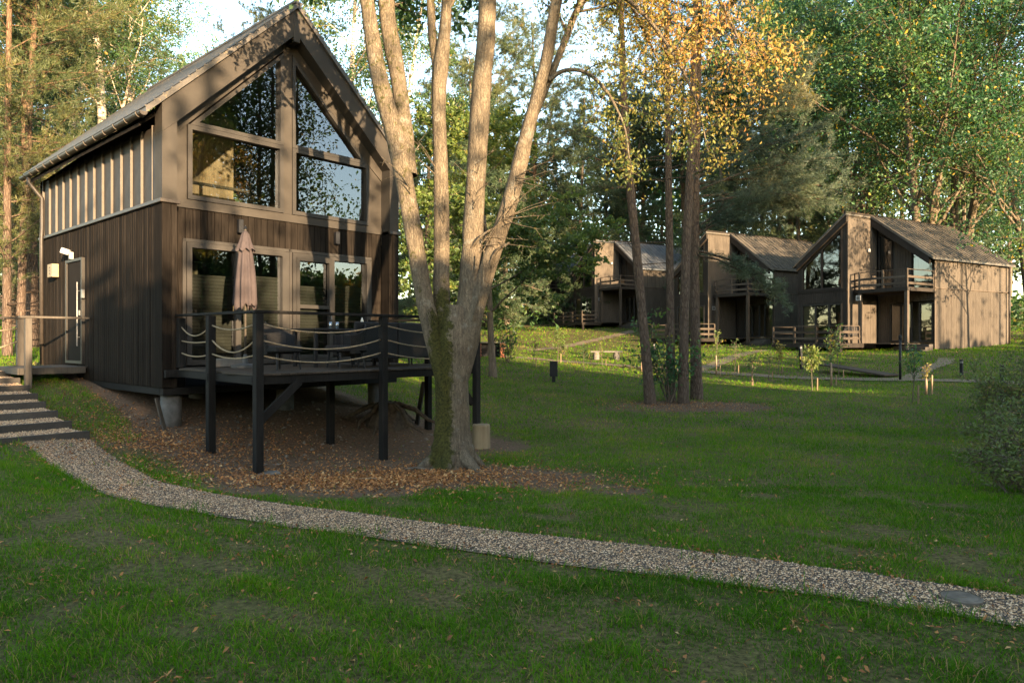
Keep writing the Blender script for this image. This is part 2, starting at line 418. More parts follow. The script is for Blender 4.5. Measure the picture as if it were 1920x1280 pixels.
    def build(s, name, mat, parent=None, smooth=False, vattr=None, tones=False, **props):
        me = bpy.data.meshes.new(name)
        V = np.concatenate(s.V); nl = sum(f.size for f in s.F); npol = sum(len(f) for f in s.F)
        me.vertices.add(len(V)); me.vertices.foreach_set('co', V.ravel())
        me.loops.add(nl); me.loops.foreach_set('vertex_index', np.concatenate([f.ravel() for f in s.F]).astype(np.int32))
        tot = np.concatenate([np.full(len(f), f.shape[1], np.int32) for f in s.F])
        me.polygons.add(npol)
        me.polygons.foreach_set('loop_start', (np.cumsum(tot) - tot).astype(np.int32))
        me.polygons.foreach_set('loop_total', tot)
        me.polygons.foreach_set('use_smooth', np.full(npol, bool(smooth)))
        me.update(calc_edges=True)
        if tones:
            at = me.attributes.new('tone', 'FLOAT', 'FACE'); at.data.foreach_set('value', np.concatenate(s.T).astype(np.float32))
        if vattr:
            for k, arr in vattr.items():
                at = me.attributes.new(k, 'FLOAT', 'POINT'); at.data.foreach_set('value', np.asarray(arr, np.float32))
        me.materials.append(MATS[mat])
        return link(name, me, parent, **props)

def inset(poly, w):
    n = len(poly); P = np.array(poly, float); out = []
    area = sum(P[i][0] * P[(i + 1) % n][1] - P[(i + 1) % n][0] * P[i][1] for i in range(n)); sg = 1 if area > 0 else -1
    for i in range(n):
        a, b, c = P[i - 1], P[i], P[(i + 1) % n]
        d1 = (b - a) / np.linalg.norm(b - a); d2 = (c - b) / np.linalg.norm(c - b)
        n1 = sg * np.array([-d1[1], d1[0]]); n2 = sg * np.array([-d2[1], d2[0]])
        A = np.array([n1, n2]); out.append(tuple(np.linalg.solve(A, [n1 @ b + w, n2 @ b + w])))
    return out

def link(name, me, parent=None, **props):
    o = bpy.data.objects.new(name, me); COL.objects.link(o)
    if parent is not None: o.parent = parent
    for k, v in props.items(): o[k] = v
    return o
def thing(name, label, cat, loc=(0, 0, 0), rz=0.0, group=None):
    o = bpy.data.objects.new(name, None); COL.objects.link(o); o.empty_display_size = 0.3
    o.location = loc; o.rotation_euler = (0, 0, rz); o['label'] = label; o['category'] = cat
    if group: o['group'] = group
    return o
def tag(o, label, cat, group=None):
    o['label'] = label; o['category'] = cat
    if group: o['group'] = group
    return o
def dup(root, loc, rz, label, group=None, scale=1.0):
    r = root.copy(); COL.objects.link(r); r.location = loc; r.rotation_euler = (0, 0, rz); r['label'] = label
    r.scale = (scale,) * 3 if not isinstance(scale, tuple) else scale
    if group: r['group'] = group
    for ch in list(root.children):
        c = ch.copy(); COL.objects.link(c); c.parent = r
        for g in list(ch.children):
            d = g.copy(); COL.objects.link(d); d.parent = c
    return r
UNIT = {}
def board(name, mat, parent, x0, x1, y0, y1, z0, z1, c=0.004, **props):
    """one board: shares its mesh with every board of the same size"""
    key = (mat, round(x1 - x0, 3), round(y1 - y0, 3), round(z1 - z0, 3), c)
    if key not in UNIT:
        o = G().box(-(x1 - x0) / 2, (x1 - x0) / 2, -(y1 - y0) / 2, (y1 - y0) / 2, -(z1 - z0) / 2, (z1 - z0) / 2, c).build(name, mat, parent, **props)
        UNIT[key] = o.data
    else:
        o = link(name, UNIT[key], parent, **props)
    o.location = ((x0 + x1) / 2, (y0 + y1) / 2, (z0 + z1) / 2)
    return o

# ------------------------------------------------------------------ terrain
CP = np.array([
 (0,0,0),(-4,3,0),(4,3,-.02),(9,3,-.02),(0,6.3,-.08),(-3,7.2,-.04),(-4.3,8.5,.0),(-6.9,9.6,.2),(-10,9,.35),(4,6,-.12),(6,9,-.2),
 (-6.7,10.8,.2),(-7.3,11.3,.24),(-8,11.9,.35),(-8.7,12.4,.47),(-9.4,13.0,.57),(-10.1,13.7,.69),(-10.9,14.4,.8),(-11.6,15.0,.92),(-12.4,16.4,1.12),
 (-9.4,11.0,.38),(-11.2,12.4,.7),(-13.5,15,1.1),(-16,18,1.25),(-18,24,1.6),(-16,12,.9),(-24,16,1.3),
 (-6.43,12.8,.12),(-7.6,13.5,.42),(-9,14.9,.78),(-10.4,16.2,1.02),(-12,17.8,1.15),
 (-3.97,10.8,-.26),(-2.4,12.6,-.33),(-.8,14.3,-.36),(-5.06,11.8,-.09),(-3.5,13.5,-.2),(-1.9,15.3,-.15),(-4.4,15.2,.25),(-2.6,17.6,.0),(-5.5,18.5,.55),(-8,20,.9),
 (-.95,11.05,-.27),(-1.6,9.2,-.2),(2,12,-.28),(5,12.5,-.25),(2,17,-.22),(5,22,-.2),(9,17,-.25),(10,11,-.22),(15,12,-.1),(15,18,.0),(20,20,.2),
 (11,25,.0),(14.8,26.4,.2),(12.5,30.2,.2),(17,23.5,.3),(6,31,.15),(1,30,.2),(-2,24,.1),
 (1.2,40,.67),(5.6,42,.75),(-4,40,.9),(9,37,.5),(14,37,.85),(23.7,39,1.2),(19.7,46,1.35),(28,41.5,1.35),(18,48,1.5),(14,54,1.8),(11.7,61.5,2.85),(8,68,3.2),(6.2,76,3.7),(0,60,2.5),(-8,55,2.3),
 (0,95,6),(30,75,5),(-30,60,4),(-20,38,2.5),(-32,30,2.2),(45,52,2.5),(36,40,1.5),(30,28,.8),(0,140,10),(60,120,9),(-60,120,9),(-60,40,3),(70,40,2),(60,0,.5),(-60,0,1.0),
 (0,-12,.1),(20,-20,.2),(-20,-20,.4),(0,-60,0),(60,-60,0),(-60,-60,0),(24,6,.1),(0,200,12),(120,200,12),(-120,200,12),(150,0,1),(-150,0,1),(0,-150,0)], float)
def _tps(d2): return 0.5 * d2 * np.log(d2 + 1e-9)
def _fit():
    P = CP[:, :2] / 10; n = len(P)
    d2 = ((P[:, None] - P[None]) ** 2).sum(-1)
    K = _tps(d2) + np.eye(n) * 0.004
    A = np.zeros((n + 3, n + 3)); A[:n, :n] = K; A[:n, n] = 1; A[:n, n + 1:] = P; A[n, :n] = 1; A[n + 1:, :n] = P.T
    return P, np.linalg.solve(A, np.concatenate([CP[:, 2], [0, 0, 0]]))
_P, _W = _fit()
def gz(x, y):
    x = np.atleast_1d(np.asarray(x, float)); y = np.atleast_1d(np.asarray(y, float)); out = np.empty(len(x)); n = len(_P)
    for i in range(0, len(x), 60000):
        q = np.stack([x[i:i + 60000], y[i:i + 60000]], 1) / 10
        d2 = ((q[:, None] - _P[None]) ** 2).sum(-1)
        out[i:i + 60000] = _tps(d2) @ _W[:n] + _W[n] + q @ _W[n + 1:]
    return out
def g1(x, y): return float(gz(x, y)[0])

def soil_mask(x, y):
    m = np.zeros_like(x)
    hx, hy = to_house(x, y)
    def ell(cx, cy, rx, ry, a=0.0, s=1.0):
        ca, sa = math.cos(a), math.sin(a); dx, dy = x - cx, y - cy
        u = (dx * ca + dy * sa) / rx; v = (-dx * sa + dy * ca) / ry
        return s * np.clip(1.6 - 1.6 * np.sqrt(u * u + v * v) + 0.5, 0, 1)
    dk = np.clip(1.15 - np.maximum(np.maximum(np.maximum((-0.2 - hx) * (1.0 + 6 * np.clip(hy, 0, 2)), hx - 4.9), -3.6 - hy), hy - 5) * 0.9, 0, 1)
    m = np.maximum(m, dk)
    m = np.maximum(m, ell(-2.0, 10.2, 2.3, 1.5, 0.3, 1.0))
    m = np.maximum(m, ell(-0.4, 10.3, 2.0, 0.9, -0.1, 0.75))
    m = np.maximum(m, ell(0.9, 9.4, 1.1, 0.5, -0.3, 0.62))
    m = np.maximum(m, ell(5.4, 20.9, 2.3, 1.6, -0.1, 0.85))
    m = np.maximum(m, ell(4.0, 20.2, 1.6, 1.0, 0.2, 0.55))
    m = np.maximum(m, ell(-6.0, 11.6, 1.4, 1.0, 0.5, 0.55))
    m = np.maximum(m, ell(-3.6, 8.9, 1.0, 0.4, -0.4, 0.55))
    return m

def thin_mask(x, y):
    m = np.zeros_like(x)
    def ell(cx, cy, rx, ry, a=0.0, s=1.0):
        ca, sa = math.cos(a), math.sin(a); dx, dy = x - cx, y - cy; u = (dx * ca + dy * sa) / rx; v = (-dx * sa + dy * ca) / ry
        return s * np.clip(1.3 - np.sqrt(u * u + v * v), 0, 1)
    for cx, cy, r in ((-2.6, 5.6, .35), (-.7, 5.2, .4), (-1.7, 4.6, .3), (.5, 4.6, .3), (2.5, 4.2, .35), (3.2, 3.9, .4), (.9, 6.0, .3), (2.2, 8.2, .4), (3.4, 7.0, .35), (-3.7, 6.3, .3)):
        m = np.maximum(m, ell(cx, cy, r * 1.8, r * 1.2, 0.3, 1.0))
    return m

HC = np.array([-6.434, 12.8]); HU = np.array([.6655, .7464]); HW = np.array([-.7464, .6655]); HA = math.atan2(.7464, .6655)
def to_house(x, y):
    dx, dy = x - HC[0], y - HC[1]
    return dx * HU[0] + dy * HU[1], dx * HW[0] + dy * HW[1]
def from_house(hx, hy): return (HC[0] + HU[0] * hx + HW[0] * hy, HC[1] + HU[1] * hx + HW[1] * hy)

def lines(segs):
    out = [segs[0][0]]
    for a, b, st in segs: 
        n = max(1, round((b - a) / st)); out += list(np.linspace(a, b, n + 1)[1:])
    return np.array(out)
XS = lines([(-300, -120, 30), (-120, -40, 8), (-40, -18, 1.6), (-18, -12, .5), (-12, 9, .22), (9, 26, .5), (26, 50, 1.6), (50, 120, 8), (120, 300, 30)])
YS = lines([(-200, -60, 20), (-60, -8, 4), (-8, 2, .8), (2, 17, .22), (17, 34, .5), (34, 60, 1.2), (60, 120, 5), (120, 300, 20)])
gx, gy = np.meshgrid(XS, YS); nx, ny = len(XS), len(YS)
gzz = gz(gx.ravel(), gy.ravel())
i = np.arange(ny - 1)[:, None] * nx; j = np.arange(nx - 1)[None]
gnd = G().add(np.stack([gx.ravel(), gy.ravel(), gzz], 1), np.stack([i + j, i + j + 1, i + nx + j + 1, i + nx + j], -1).reshape(-1, 4))
gnd.build('ground', 'lawn_soil', None, True, {'soil': soil_mask(gx.ravel(), gy.ravel())}, kind='structure')

# ---------------------------------------------------------------- paths
def resample(p, n):
    p = np.array(p, float); d = np.r_[0, np.cumsum(np.linalg.norm(np.diff(p, axis=0), axis=1))]
    t = np.linspace(0, d[-1], n); return np.stack([np.interp(t, d, p[:, 0]), np.interp(t, d, p[:, 1])], 1)
PT = [(-6.72, 11.2), (-6.64, 11.0), (-5.65, 10.0), (-5.01, 9.42), (-4.38, 8.78), (-3.58, 8.33), (-2.82, 8.04), (-1.9, 7.70), (-1.09, 7.32), (-0.08, 6.86), (0.56, 6.60), (1.54, 6.26), (2.05, 6.03), (2.54, 5.80), (2.98, 5.54), (3.45, 5.26), (3.77, 5.08), (5.2, 4.3), (8.5, 2.8)]
PB = [(-7.5, 10.45), (-7.04, 10.14), (-5.85, 8.96), (-5.14, 8.32), (-4.63, 7.90), (-4.09, 7.58), (-3.62, 7.40), (-3.15, 7.24), (-2.44, 6.98), (-1.65, 6.68), (-0.85, 6.33), (-0.07, 5.98), (0.48, 5.72), (0.93, 5.56), (1.33, 5.42), (1.88, 5.22), (2.36, 5.02), (2.67, 4.86), (2.94, 4.70), (3.33, 4.48), (4.8, 3.6), (8.1, 2.1)]
NP = 140
pa, pb = resample(PT, NP), resample(PB, NP)
for _ in range(2):
    for q in (pa, pb): q[1:-1] = (q[:-2] + 2 * q[1:-1] + q[2:]) / 4
wob = rng.normal(0, .02, (NP, 1)); wob = (np.roll(wob, 1) + wob + np.roll(wob, -1)) / 3
pa = pa + wob * np.array([[.5, 1]]); pb = pb + np.roll(wob, 5, 0) * np.array([[.5, 1]])
def strip(name, a, b, mat, off, m=8, **kw):
    t = np.linspace(0, 1, m)[None, :, None]; P = a[:, None] * (1 - t) + b[:, None] * t; n = len(a)
    z = gz(P[..., 0].ravel(), P[..., 1].ravel()) + off
    V = np.concatenate([P.reshape(-1, 2), z[:, None]], 1); i = np.arange(n - 1)[:, None] * m; j = np.arange(m - 1)[None]
    return G().add(V, np.stack([i + j, i + m + j, i + m + j + 1, i + j + 1], -1).reshape(-1, 4)).build(name, mat, None, True, kind='structure', **kw)
strip('gravel_path', pa, pb, 'gravel', .012)
def in_path(x, y, grow=0.0):
    """distance test against the near path"""
    c = (pa + pb) / 2; w = np.linalg.norm(pa - pb, axis=1) / 2
    out = np.zeros(len(x), bool)
    for k in range(0, len(x), 40000):
        d2 = (x[k:k + 40000, None] - c[None, :, 0]) ** 2 + (y[k:k + 40000, None] - c[None, :, 1]) ** 2
        q = d2.argmin(1); tdir = np.gradient(c, axis=0); tdir /= np.linalg.norm(tdir, axis=1)[:, None]
        dx = x[k:k + 40000] - c[q, 0]; dy = y[k:k + 40000] - c[q, 1]
        lat = np.abs(-tdir[q, 1] * dx + tdir[q, 0] * dy)
        wp = np.abs(-tdir[:, 1] * (pa - pb)[:, 0] + tdir[:, 0] * (pa - pb)[:, 1]) / 2
        out[k:k + 40000] = (lat < wp[q] + grow) & (np.abs(tdir[q, 0] * dx + tdir[q, 1] * dy) < .35)
    return out
def pebbles(x, y, z, s):
    n = len(x); base = np.array([(1, 0, 0), (0, 1, 0), (-1, 0, 0), (0, -1, 0), (0, 0, .62), (0, 0, -.5)], float)
    f = np.array([(0, 1, 4), (1, 2, 4), (2, 3, 4), (3, 0, 4), (1, 0, 5), (2, 1, 5), (3, 2, 5), (0, 3, 5)])
    a = rng.uniform(0, 6.28, n); V = base[None] * rng.uniform(.6, 1.25, (n, 6, 1)) * np.array([1, .75, .8])
    V = V * s[:, None, None]
    ca, sa = np.cos(a)[:, None], np.sin(a)[:, None]; tl = rng.normal(0, .3, (n, 1))
    X = V[..., 0] * ca - V[..., 1] * sa; Y = V[..., 0] * sa + V[..., 1] * ca; Z = V[..., 2] + X * tl
    P = np.stack([X + x[:, None], Y + y[:, None], Z + z[:, None]], -1)
    return P.reshape(-1, 3), (f[None] + (np.arange(n) * 6)[:, None, None]).reshape(-1, 3), np.repeat(rng.random(n), 8)
npb = 38000
t = rng.random(npb) ** 0.9 * (NP - 25); k = t.astype(int); fr = (t - k)[:, None]; lat = rng.uniform(.03, .97, (npb, 1)) + rng.normal(0, .02, (npb, 1))
A_ = pa[k] * (1 - fr) + pa[k + 1] * fr; B_ = pb[k] * (1 - fr) + pb[k + 1] * fr; pp = A_ * (1 - lat) + B_ * lat
g = G(); g.add(*pebbles(pp[:, 0], pp[:, 1], gz(pp[:, 0], pp[:, 1]) + .016 + rng.uniform(0, .005, npb), rng.uniform(.0045, .0135, npb)))
g.build('pebbles', 'pebble', None, False, None, True, kind='stuff', label='loose pale pebbles lying on the curved path')
# the black honeycomb grid that holds the pebbles
g = G()
cc = (pa + pb) / 2
for q in range(0, NP - 20):
    for s_ in (0, .5):
        a = pa[q] * (1 - s_) + pa[q + 1] * s_; b = pb[q] * (1 - s_) + pb[q + 1] * s_
        P = np.array([a * (1 - u) + b * u for u in np.linspace(.02, .98, 9)]); z = gz(P[:, 0], P[:, 1]) + .021
        P += np.array([[0.012 * (-1) ** m_ for m_ in range(9)], [0.0] * 9]).T
        d = (pa[q + 1] - pa[q]); d /= np.linalg.norm(d); d *= .0035
        V = np.concatenate([np.c_[P - d, z], np.c_[P + d, z]]); m_ = np.arange(8)
        g.add(V, np.stack([m_, m_ + 1, m_ + 10, m_ + 9], 1))
for u in np.linspace(.04, .96, 13):
    P = pa[:NP - 20] * (1 - u) + pb[:NP - 20] * u; z = gz(P[:, 0], P[:, 1]) + .021; d = (pb - pa)[:NP - 20]; d = d / np.linalg.norm(d, axis=1)[:, None] * .0035
    n_ = len(P); V = np.concatenate([np.c_[P - d, z], np.c_[P + d, z]]); m_ = np.arange(n_ - 1); g.add(V, np.stack([m_, m_ + 1, m_ + n_ + 1, m_ + n_], 1))
g.build('path_grid', 'grid_plastic', None, kind='structure')

def far_path(name, pts, w):
    p = resample(pts, 60)
    for _ in range(3): p[1:-1] = (p[:-2] + 2 * p[1:-1] + p[2:]) / 4
    d = np.gradient(p, axis=0); d /= np.linalg.norm(d, axis=1)[:, None]; nrm = np.stack([-d[:, 1], d[:, 0]], 1)
    ww = (w / 2 * (1 + .12 * np.sin(np.arange(60) * 1.3) + rng.normal(0, .05, 60)))[:, None]
    strip(name, p + nrm * ww, p - nrm * ww, 'gravel', .03, 4)
far_path('far_path', [(-9, 45), (-4, 42.8), (-.63, 41.1), (1.23, 39.98), (4.07, 37.92), (6.58, 35.8), (8.66, 33.22), (10.53, 31.2), (12.27, 29.4), (13.8, 28.0), (15.2, 26.8), (16.6, 24.8), (17.6, 22.4), (19, 19)], 1.0)
far_path('branch_path', [(1.2, 45.5), (3.72, 48.5), (5.58, 52.0), (8.16, 56.08), (10.4, 59.3)], .9)
far_path('branch_path', [(8.7, 33.3), (9.87, 34.82), (13.09, 39.72), (15.6, 42.8)], .9)
far_path('branch_path', [(15.2, 26.9), (16.8, 28.66), (18.07, 30.24), (19.59, 31.6), (21.0, 33.6)], .7)

# ---------------------------------------------------------------- steps beside the house
stp = thing('garden_steps', 'gravel filled timber steps climbing along the left wall of the big cabin', 'steps', (-6.83, 11.15, 0))
RS = [(-6.83, 11.15, .33), (-7.39, 11.6, .44), (-8.0, 12.2, .55), (-8.55, 12.74, .66), (-9.05, 13.27, .77), (-9.72, 13.95, .88), (-10.4, 14.65, .99), (-11.0, 15.2, 1.10), (-11.6, 15.8, 1.20)]
NS = np.array([-.6655, -.7464]); DS = np.array([-.7464, .6655])
pg = []
for q in range(8):
    x, y, z = RS[q]; o = np.array([x + 6.83, y - 11.15]); e = o + NS * 1.5
    o = o - NS * rng.uniform(0, .06)
    G().bar((*o, z - .07), (*e, z - .07), .07, .15, .006).build('riser', 'step_timber', stp)
    nx_ = np.array([RS[q + 1][0] + 6.83, RS[q + 1][1] - 11.15]) - DS * .03
    a0, a1 = o + DS * .04 + NS * .08, e + DS * .04; b0, b1 = nx_ + NS * .02, nx_ + NS * 1.5
    zz = z - .012; g = G()
    g.add([(*a0, zz), (*a1, zz), (*b1, zz + .01), (*b0, zz + .01), (*a0, zz - .2), (*a1, zz - .2), (*b1, zz - .2), (*b0, zz - .2)], [(0, 1, 2, 3), (0, 4, 5, 1), (1, 5, 6, 2), (2, 6, 7, 3), (3, 7, 4, 0)])
    g.build('tread', 'gravel', stp)
    n_ = 1300; uu = rng.random((n_, 1)); vv = rng.random((n_, 1)); P = (a0 * (1 - uu) + a1 * uu) * (1 - vv) + (b0 * (1 - uu) + b1 * uu) * vv
    pg.append((P[:, 0] - 6.83, P[:, 1] + 11.15, np.full(n_, z - .004) + rng.uniform(0, .01, n_)))
pg = [np.concatenate(c) for c in zip(*pg)]
g = G(); g.add(*pebbles(pg[0], pg[1], pg[2], rng.uniform(.008, .018, len(pg[0])))); g.build('step_pebbles', 'pebble', None, False, None, True, kind='stuff', label='loose pebbles filling the timber steps')

# ---------------------------------------------------------------- grass
def in_steps(x, y):
    dx, dy = x + 6.83, y - 11.15; s_ = dx * DS[0] + dy * DS[1]; l_ = dx * NS[0] + dy * NS[1]
    return (s_ > -.05) & (s_ < 6.6) & (l_ > -.02) & (l_ < 1.55)
def scatter(y0, y1, n, xr=.86):
    y = np.sqrt(rng.uniform(y0 * y0, y1 * y1, n)); x = rng.uniform(-xr, xr, n) * y + rng.uniform(-.6, .6, n); return x, y
def patch(x, y, sc, seed=0):
    """cheap smooth noise"""
    r_ = np.random.default_rng(seed); v = np.zeros_like(x)
    for _ in range(7):
        kx, ky = r_.normal(0, sc, 2); v += np.sin(kx * x + ky * y + r_.uniform(0, 6.3))
    return v / 3
gr = G()
def blades(y0, y1, n, h0, h1, w, seg):
    x, y = scatter(y0, y1, n); sm = soil_mask(x, y) + .28 * patch(x, y, 3.0, 3)
    hx, hy = to_house(x, y)
    keep = (rng.random(n) > np.clip((sm - np.where(y < 9, .10, .2)) * 2.4, 0, .985)) & ~in_path(x, y, -.02 + 0.0) & ~in_steps(x, y) & ~((hx > -.1) & (hx < 5.6) & (hy > -.6) & (hy < 8))
    keep |= in_path(x, y, -.03) & (patch(x, y, 6, 9) > 1.0) & (rng.random(n) < .25)
    th = np.clip(thin_mask(x, y) * .8 + .42 * patch(x, y, 4.5, 21) + .25 * patch(x, y, 11, 22) - .25 + np.where(y < 9, .2, 0), 0, 1); keep &= rng.random(n) > th * .72
    x, y, sm, th = x[keep], y[keep], sm[keep], th[keep]; n = len(x); z = gz(x, y) - .004
    pt = patch(x, y, 1.6, 5); pt2 = patch(x, y, 7.0, 6)
    edge = in_path(x, y, .10)
    h = rng.uniform(h0, h1, n) * (1 + .42 * pt2) * np.where(edge, 1.5, 1.0) * (1 - .35 * np.clip(sm, 0, 1)) * rng.choice([.6, 1, 1, 1, 1.8], n) * (1 - .45 * th)
    a = rng.uniform(0, 6.283, n); ln = rng.uniform(.25, 1.6, n) * h; b = a + rng.normal(0, .6, n)
    cx, sx = np.cos(a) * w / 2, np.sin(a) * w / 2; lx, ly = -np.sin(b) * ln, np.cos(b) * ln
    tone = np.clip(.42 + np.clip((8.5 - y) * .02, -.0, .06) * (rng.random(n) < .6) - np.clip((12 - y) * .05, 0, .27) + .2 * pt + .1 * pt2 + rng.normal(0, .2, n) + .42 * th * rng.random(n) + .30 * np.clip(sm, 0, 1) * rng.random(n), 0, 1)  # blades nearer the camera get a darker tone, shade put into their colour
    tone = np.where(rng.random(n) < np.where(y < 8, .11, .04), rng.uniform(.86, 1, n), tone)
    if seg == 2:
        V = np.stack([np.stack([x - cx, y - sx, z], 1), np.stack([x + cx, y + sx, z], 1), np.stack([x + .4 * lx + cx * .8, y + .4 * ly + sx * .8, z + h * .62], 1), np.stack([x + .4 * lx - cx * .8, y + .4 * ly - sx * .8, z + h * .62], 1), np.stack([x + lx, y + ly, z + h * (1 - .12 * ln / h)], 1)], 1)
        o = (np.arange(n) * 5)[:, None]; n0 = gr.nv
        gr.add(V.reshape(-1, 3), o + np.array([[0, 1, 2, 3]]), tone); gr.F.append(o + np.array([[3, 2, 4]]) + n0); gr.T.append(tone)
    else:
        V = np.stack([np.stack([x - cx, y - sx, z], 1), np.stack([x + cx, y + sx, z], 1), np.stack([x + lx * .7, y + ly * .7, z + h], 1)], 1)
        gr.add(V.reshape(-1, 3), (np.arange(n) * 3)[:, None] + np.array([[0, 1, 2]]), tone)
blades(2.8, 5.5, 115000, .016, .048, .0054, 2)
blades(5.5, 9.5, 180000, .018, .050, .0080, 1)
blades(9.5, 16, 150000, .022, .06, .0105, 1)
blades(16, 28, 130000, .025, .065, .019, 1)
blades(28, 46, 90000, .04, .09, .036, 1)
blades(46, 66, 40000, .05, .11, .06, 1)
gr.build('lawn_grass', 'grass_blade', None, False, None, True, kind='stuff', label='short green lawn grass with worn patches')

# ---------------------------------------------------------------- fallen leaves
def flat_leaves(x, y, s, lift=.012, tilt=.45):
    n = len(x); z = gz(x, y) + lift * rng.uniform(.3, 1.6, n); a = rng.uniform(0, 6.283, n)
    u = np.stack([np.cos(a), np.sin(a), rng.normal(0, tilt, n)], 1) * s[:, None]; v = np.stack([-np.sin(a), np.cos(a), rng.normal(0, tilt, n)], 1) * (s * rng.uniform(.35, .6, n))[:, None]
    c = np.stack([x, y, z], 1); fold = np.array([0, 0, .25]) * s[:, None]
    return np.stack([c - u, c - v * .9 + fold, c + u, c + v + fold], 1).reshape(-1, 3), (np.arange(n) * 4)[:, None] + np.array([[0, 1, 2, 3]])
lx, ly, ls = [], [], []
def drop(cx, cy, sx, sy, n, s0, s1, a=0.0):
    p, q = rng.normal(0, 1, n) * sx, rng.normal(0, 1, n) * sy; ca, sa = math.cos(a), math.sin(a)
    lx.append(cx + p * ca - q * sa); ly.append(cy + p * sa + q * ca); ls.append(rng.uniform(s0, s1, n))
drop(-1.9, 10.1, 1.0, .55, 4200, .015, .034, .25); drop(-2.6, 10.8, 1.6, 1.0, 2600, .014, .03, .6); drop(-.3, 10.2, 1.3, .7, 1500, .014, .032); drop(.8, 9.6, .8, .4, 350, .014, .03)
drop(-4.8, 10.6, 1.2, .6, 1500, .014, .03, -.7); drop(-6.2, 11.8, .8, .6, 1400, .014, .03); drop(-7.6, 13.2, 1.4, .35, 700, .014, .03, 2.4); drop(-8.6, 12.0, 1.9, .5, 1500, .014, .03, 2.4); drop(-5.0, 12.6, 1.0, .8, 1500, .014, .03); drop(5.5, 21, 1.7, 1.0, 1300, .016, .035)
x, y = scatter(3, 7, 1000); lx.append(x); ly.append(y); ls.append(rng.uniform(.008, .024, 1000))
x, y = scatter(6, 14, 600); lx.append(x); ly.append(y); ls.append(rng.uniform(.012, .028, 600))
x, y = scatter(12, 34, 700); lx.append(x); ly.append(y); ls.append(rng.uniform(.015, .03, 700))
t_ = rng.uniform(0, NP - 30, 620); k = t_.astype(int); sd = rng.random(620); e_ = np.where((sd < .62)[:, None], pa[k], pb[k]) + rng.normal(0, .07, (620, 2)); lx.append(e_[:, 0]); ly.append(e_[:, 1]); ls.append(rng.uniform(.012, .026, 620))
cl = rng.uniform(-1, 1, (46, 2)) * np.array([3.6, 1.8]) + np.array([0, 5.2])
for c_ in cl: drop(c_[0], c_[1], .13, .09, 14, .008, .026)
x, y, s_ = np.concatenate(lx), np.concatenate(ly), np.concatenate(ls)
v, f = flat_leaves(x, y, s_, .02); g = G(); tn = rng.beta(2, 1.8, len(x)); g.add(v, f, tn)
g.build('fallen_leaves', 'litter', None, False, None, True, kind='stuff', label='orange and brown fallen leaves around the tree and deck')

# ================================================================ the big cabin
Wd, Ln, FY = 5.53, 7.56, 0.33
house = thing('cabin', 'tall dark timber cabin with a big glazed gable, on piles above the leafy slope', 'cabin', (HC[0], HC[1], 0), HA)
ROOF = lambda x: (6.17 + .97 * x) if x <= 2.765 else (6.17 + .97 * (5.53 - x))
# structural core (kept behind the cladding)
g = G()
g.box(.06, .12, FY + .1, Ln - .06, .9, 5.75)
g.box(Wd - .12, Wd - .06, FY + .1, Ln - .06, .9, 5.75)
g.box(.12, 1.6, Ln - .12, Ln - .06, .9, 5.75); g.box(1.6, Wd - .12, Ln - .12, Ln - .06, .9, 5.75)
g.prism([(.12, 5.75), (Wd - .12, 5.75), (2.765, 8.3)], Ln - .115, Ln - .065)
g.build('wall_core', 'interior_dark', house)
G().box(.13, Wd - .13, FY + .06, Ln - .13, 1.02, 1.22).build('floor_slab', 'interior_wood', house)
G().box(.13, Wd - .13, FY + .06, Ln - .13, 4.12, 4.34).build('upper_floor', 'interior_wood', house)
g = G(); g.box(.13, 1.9, 4.2, 4.28, 1.23, 4.11); g.box(2.9, Wd - .13, 4.2, 4.28, 1.23, 4.11); g.prism([(.13, 4.35), (3.3, 4.35), (3.3, 7.4), (2.5, 7.6), (.13, 5.7)], 3.9, 3.98)
g.build('partition', 'interior_wood', house)
G().box(.95, 1.16, 1.5, 1.72, 4.35, 5.75, .01).build('column', 'interior_pale', house)
G().box(.45, 2.4, 1.35, 1.40, 5.05, 5.11).box(1.3, 1.36, 1.36, 1.39, 4.35, 5.05).build('interior_rail', 'interior_dark', house)
G().box(1.0, 1.5, 1.9, 2.3, 2.2, 3.45, .01).box(3.0, 4.6, 2.0, 2.6, 1.23, 2.1, .02).build('furniture', 'interior_pale', house)

# roof: two slabs, seams, ridge
def slab(x0, z0, x1, z1, th, ya, yb): return [(x0, z0), (x1, z1), (x1, z1 + th), (x0, z0 + th)]
for side, nm in ((0, 'roof'), (1, 'roof')):
    xe, ze = (-.30, 5.885) if side == 0 else (Wd + .30, 5.885)
    g = G(); g.prism([(xe, ze), (2.765, 8.86), (2.765, 8.98), (xe, ze + .12)] if side == 0 else [(2.765, 8.86), (xe, ze), (xe, ze + .12), (2.765, 8.98)], -.05, Ln + .25)
    ro = g.build(nm, 'roof_sheet', house)
    for k in range(20):
        f0 = k / 20; x = xe + (2.765 - xe) * f0; z = ze + (8.86 - ze) * f0 + .125
        board('shingle', 'roof_sheet', ro, x - .02, x + .03, -.055, Ln + .255, z - .012, z + .018, .003)
G().box(2.665, 2.865, -.06, Ln + .26, 8.92, 9.0, .02).build('ridge_cap', 'roof_sheet', house)
G().prism([(-.28, 5.79), (.12, 6.18), (.12, 6.10), (-.28, 5.72)], FY, Ln + .2).build('soffit', 'cladding', house)
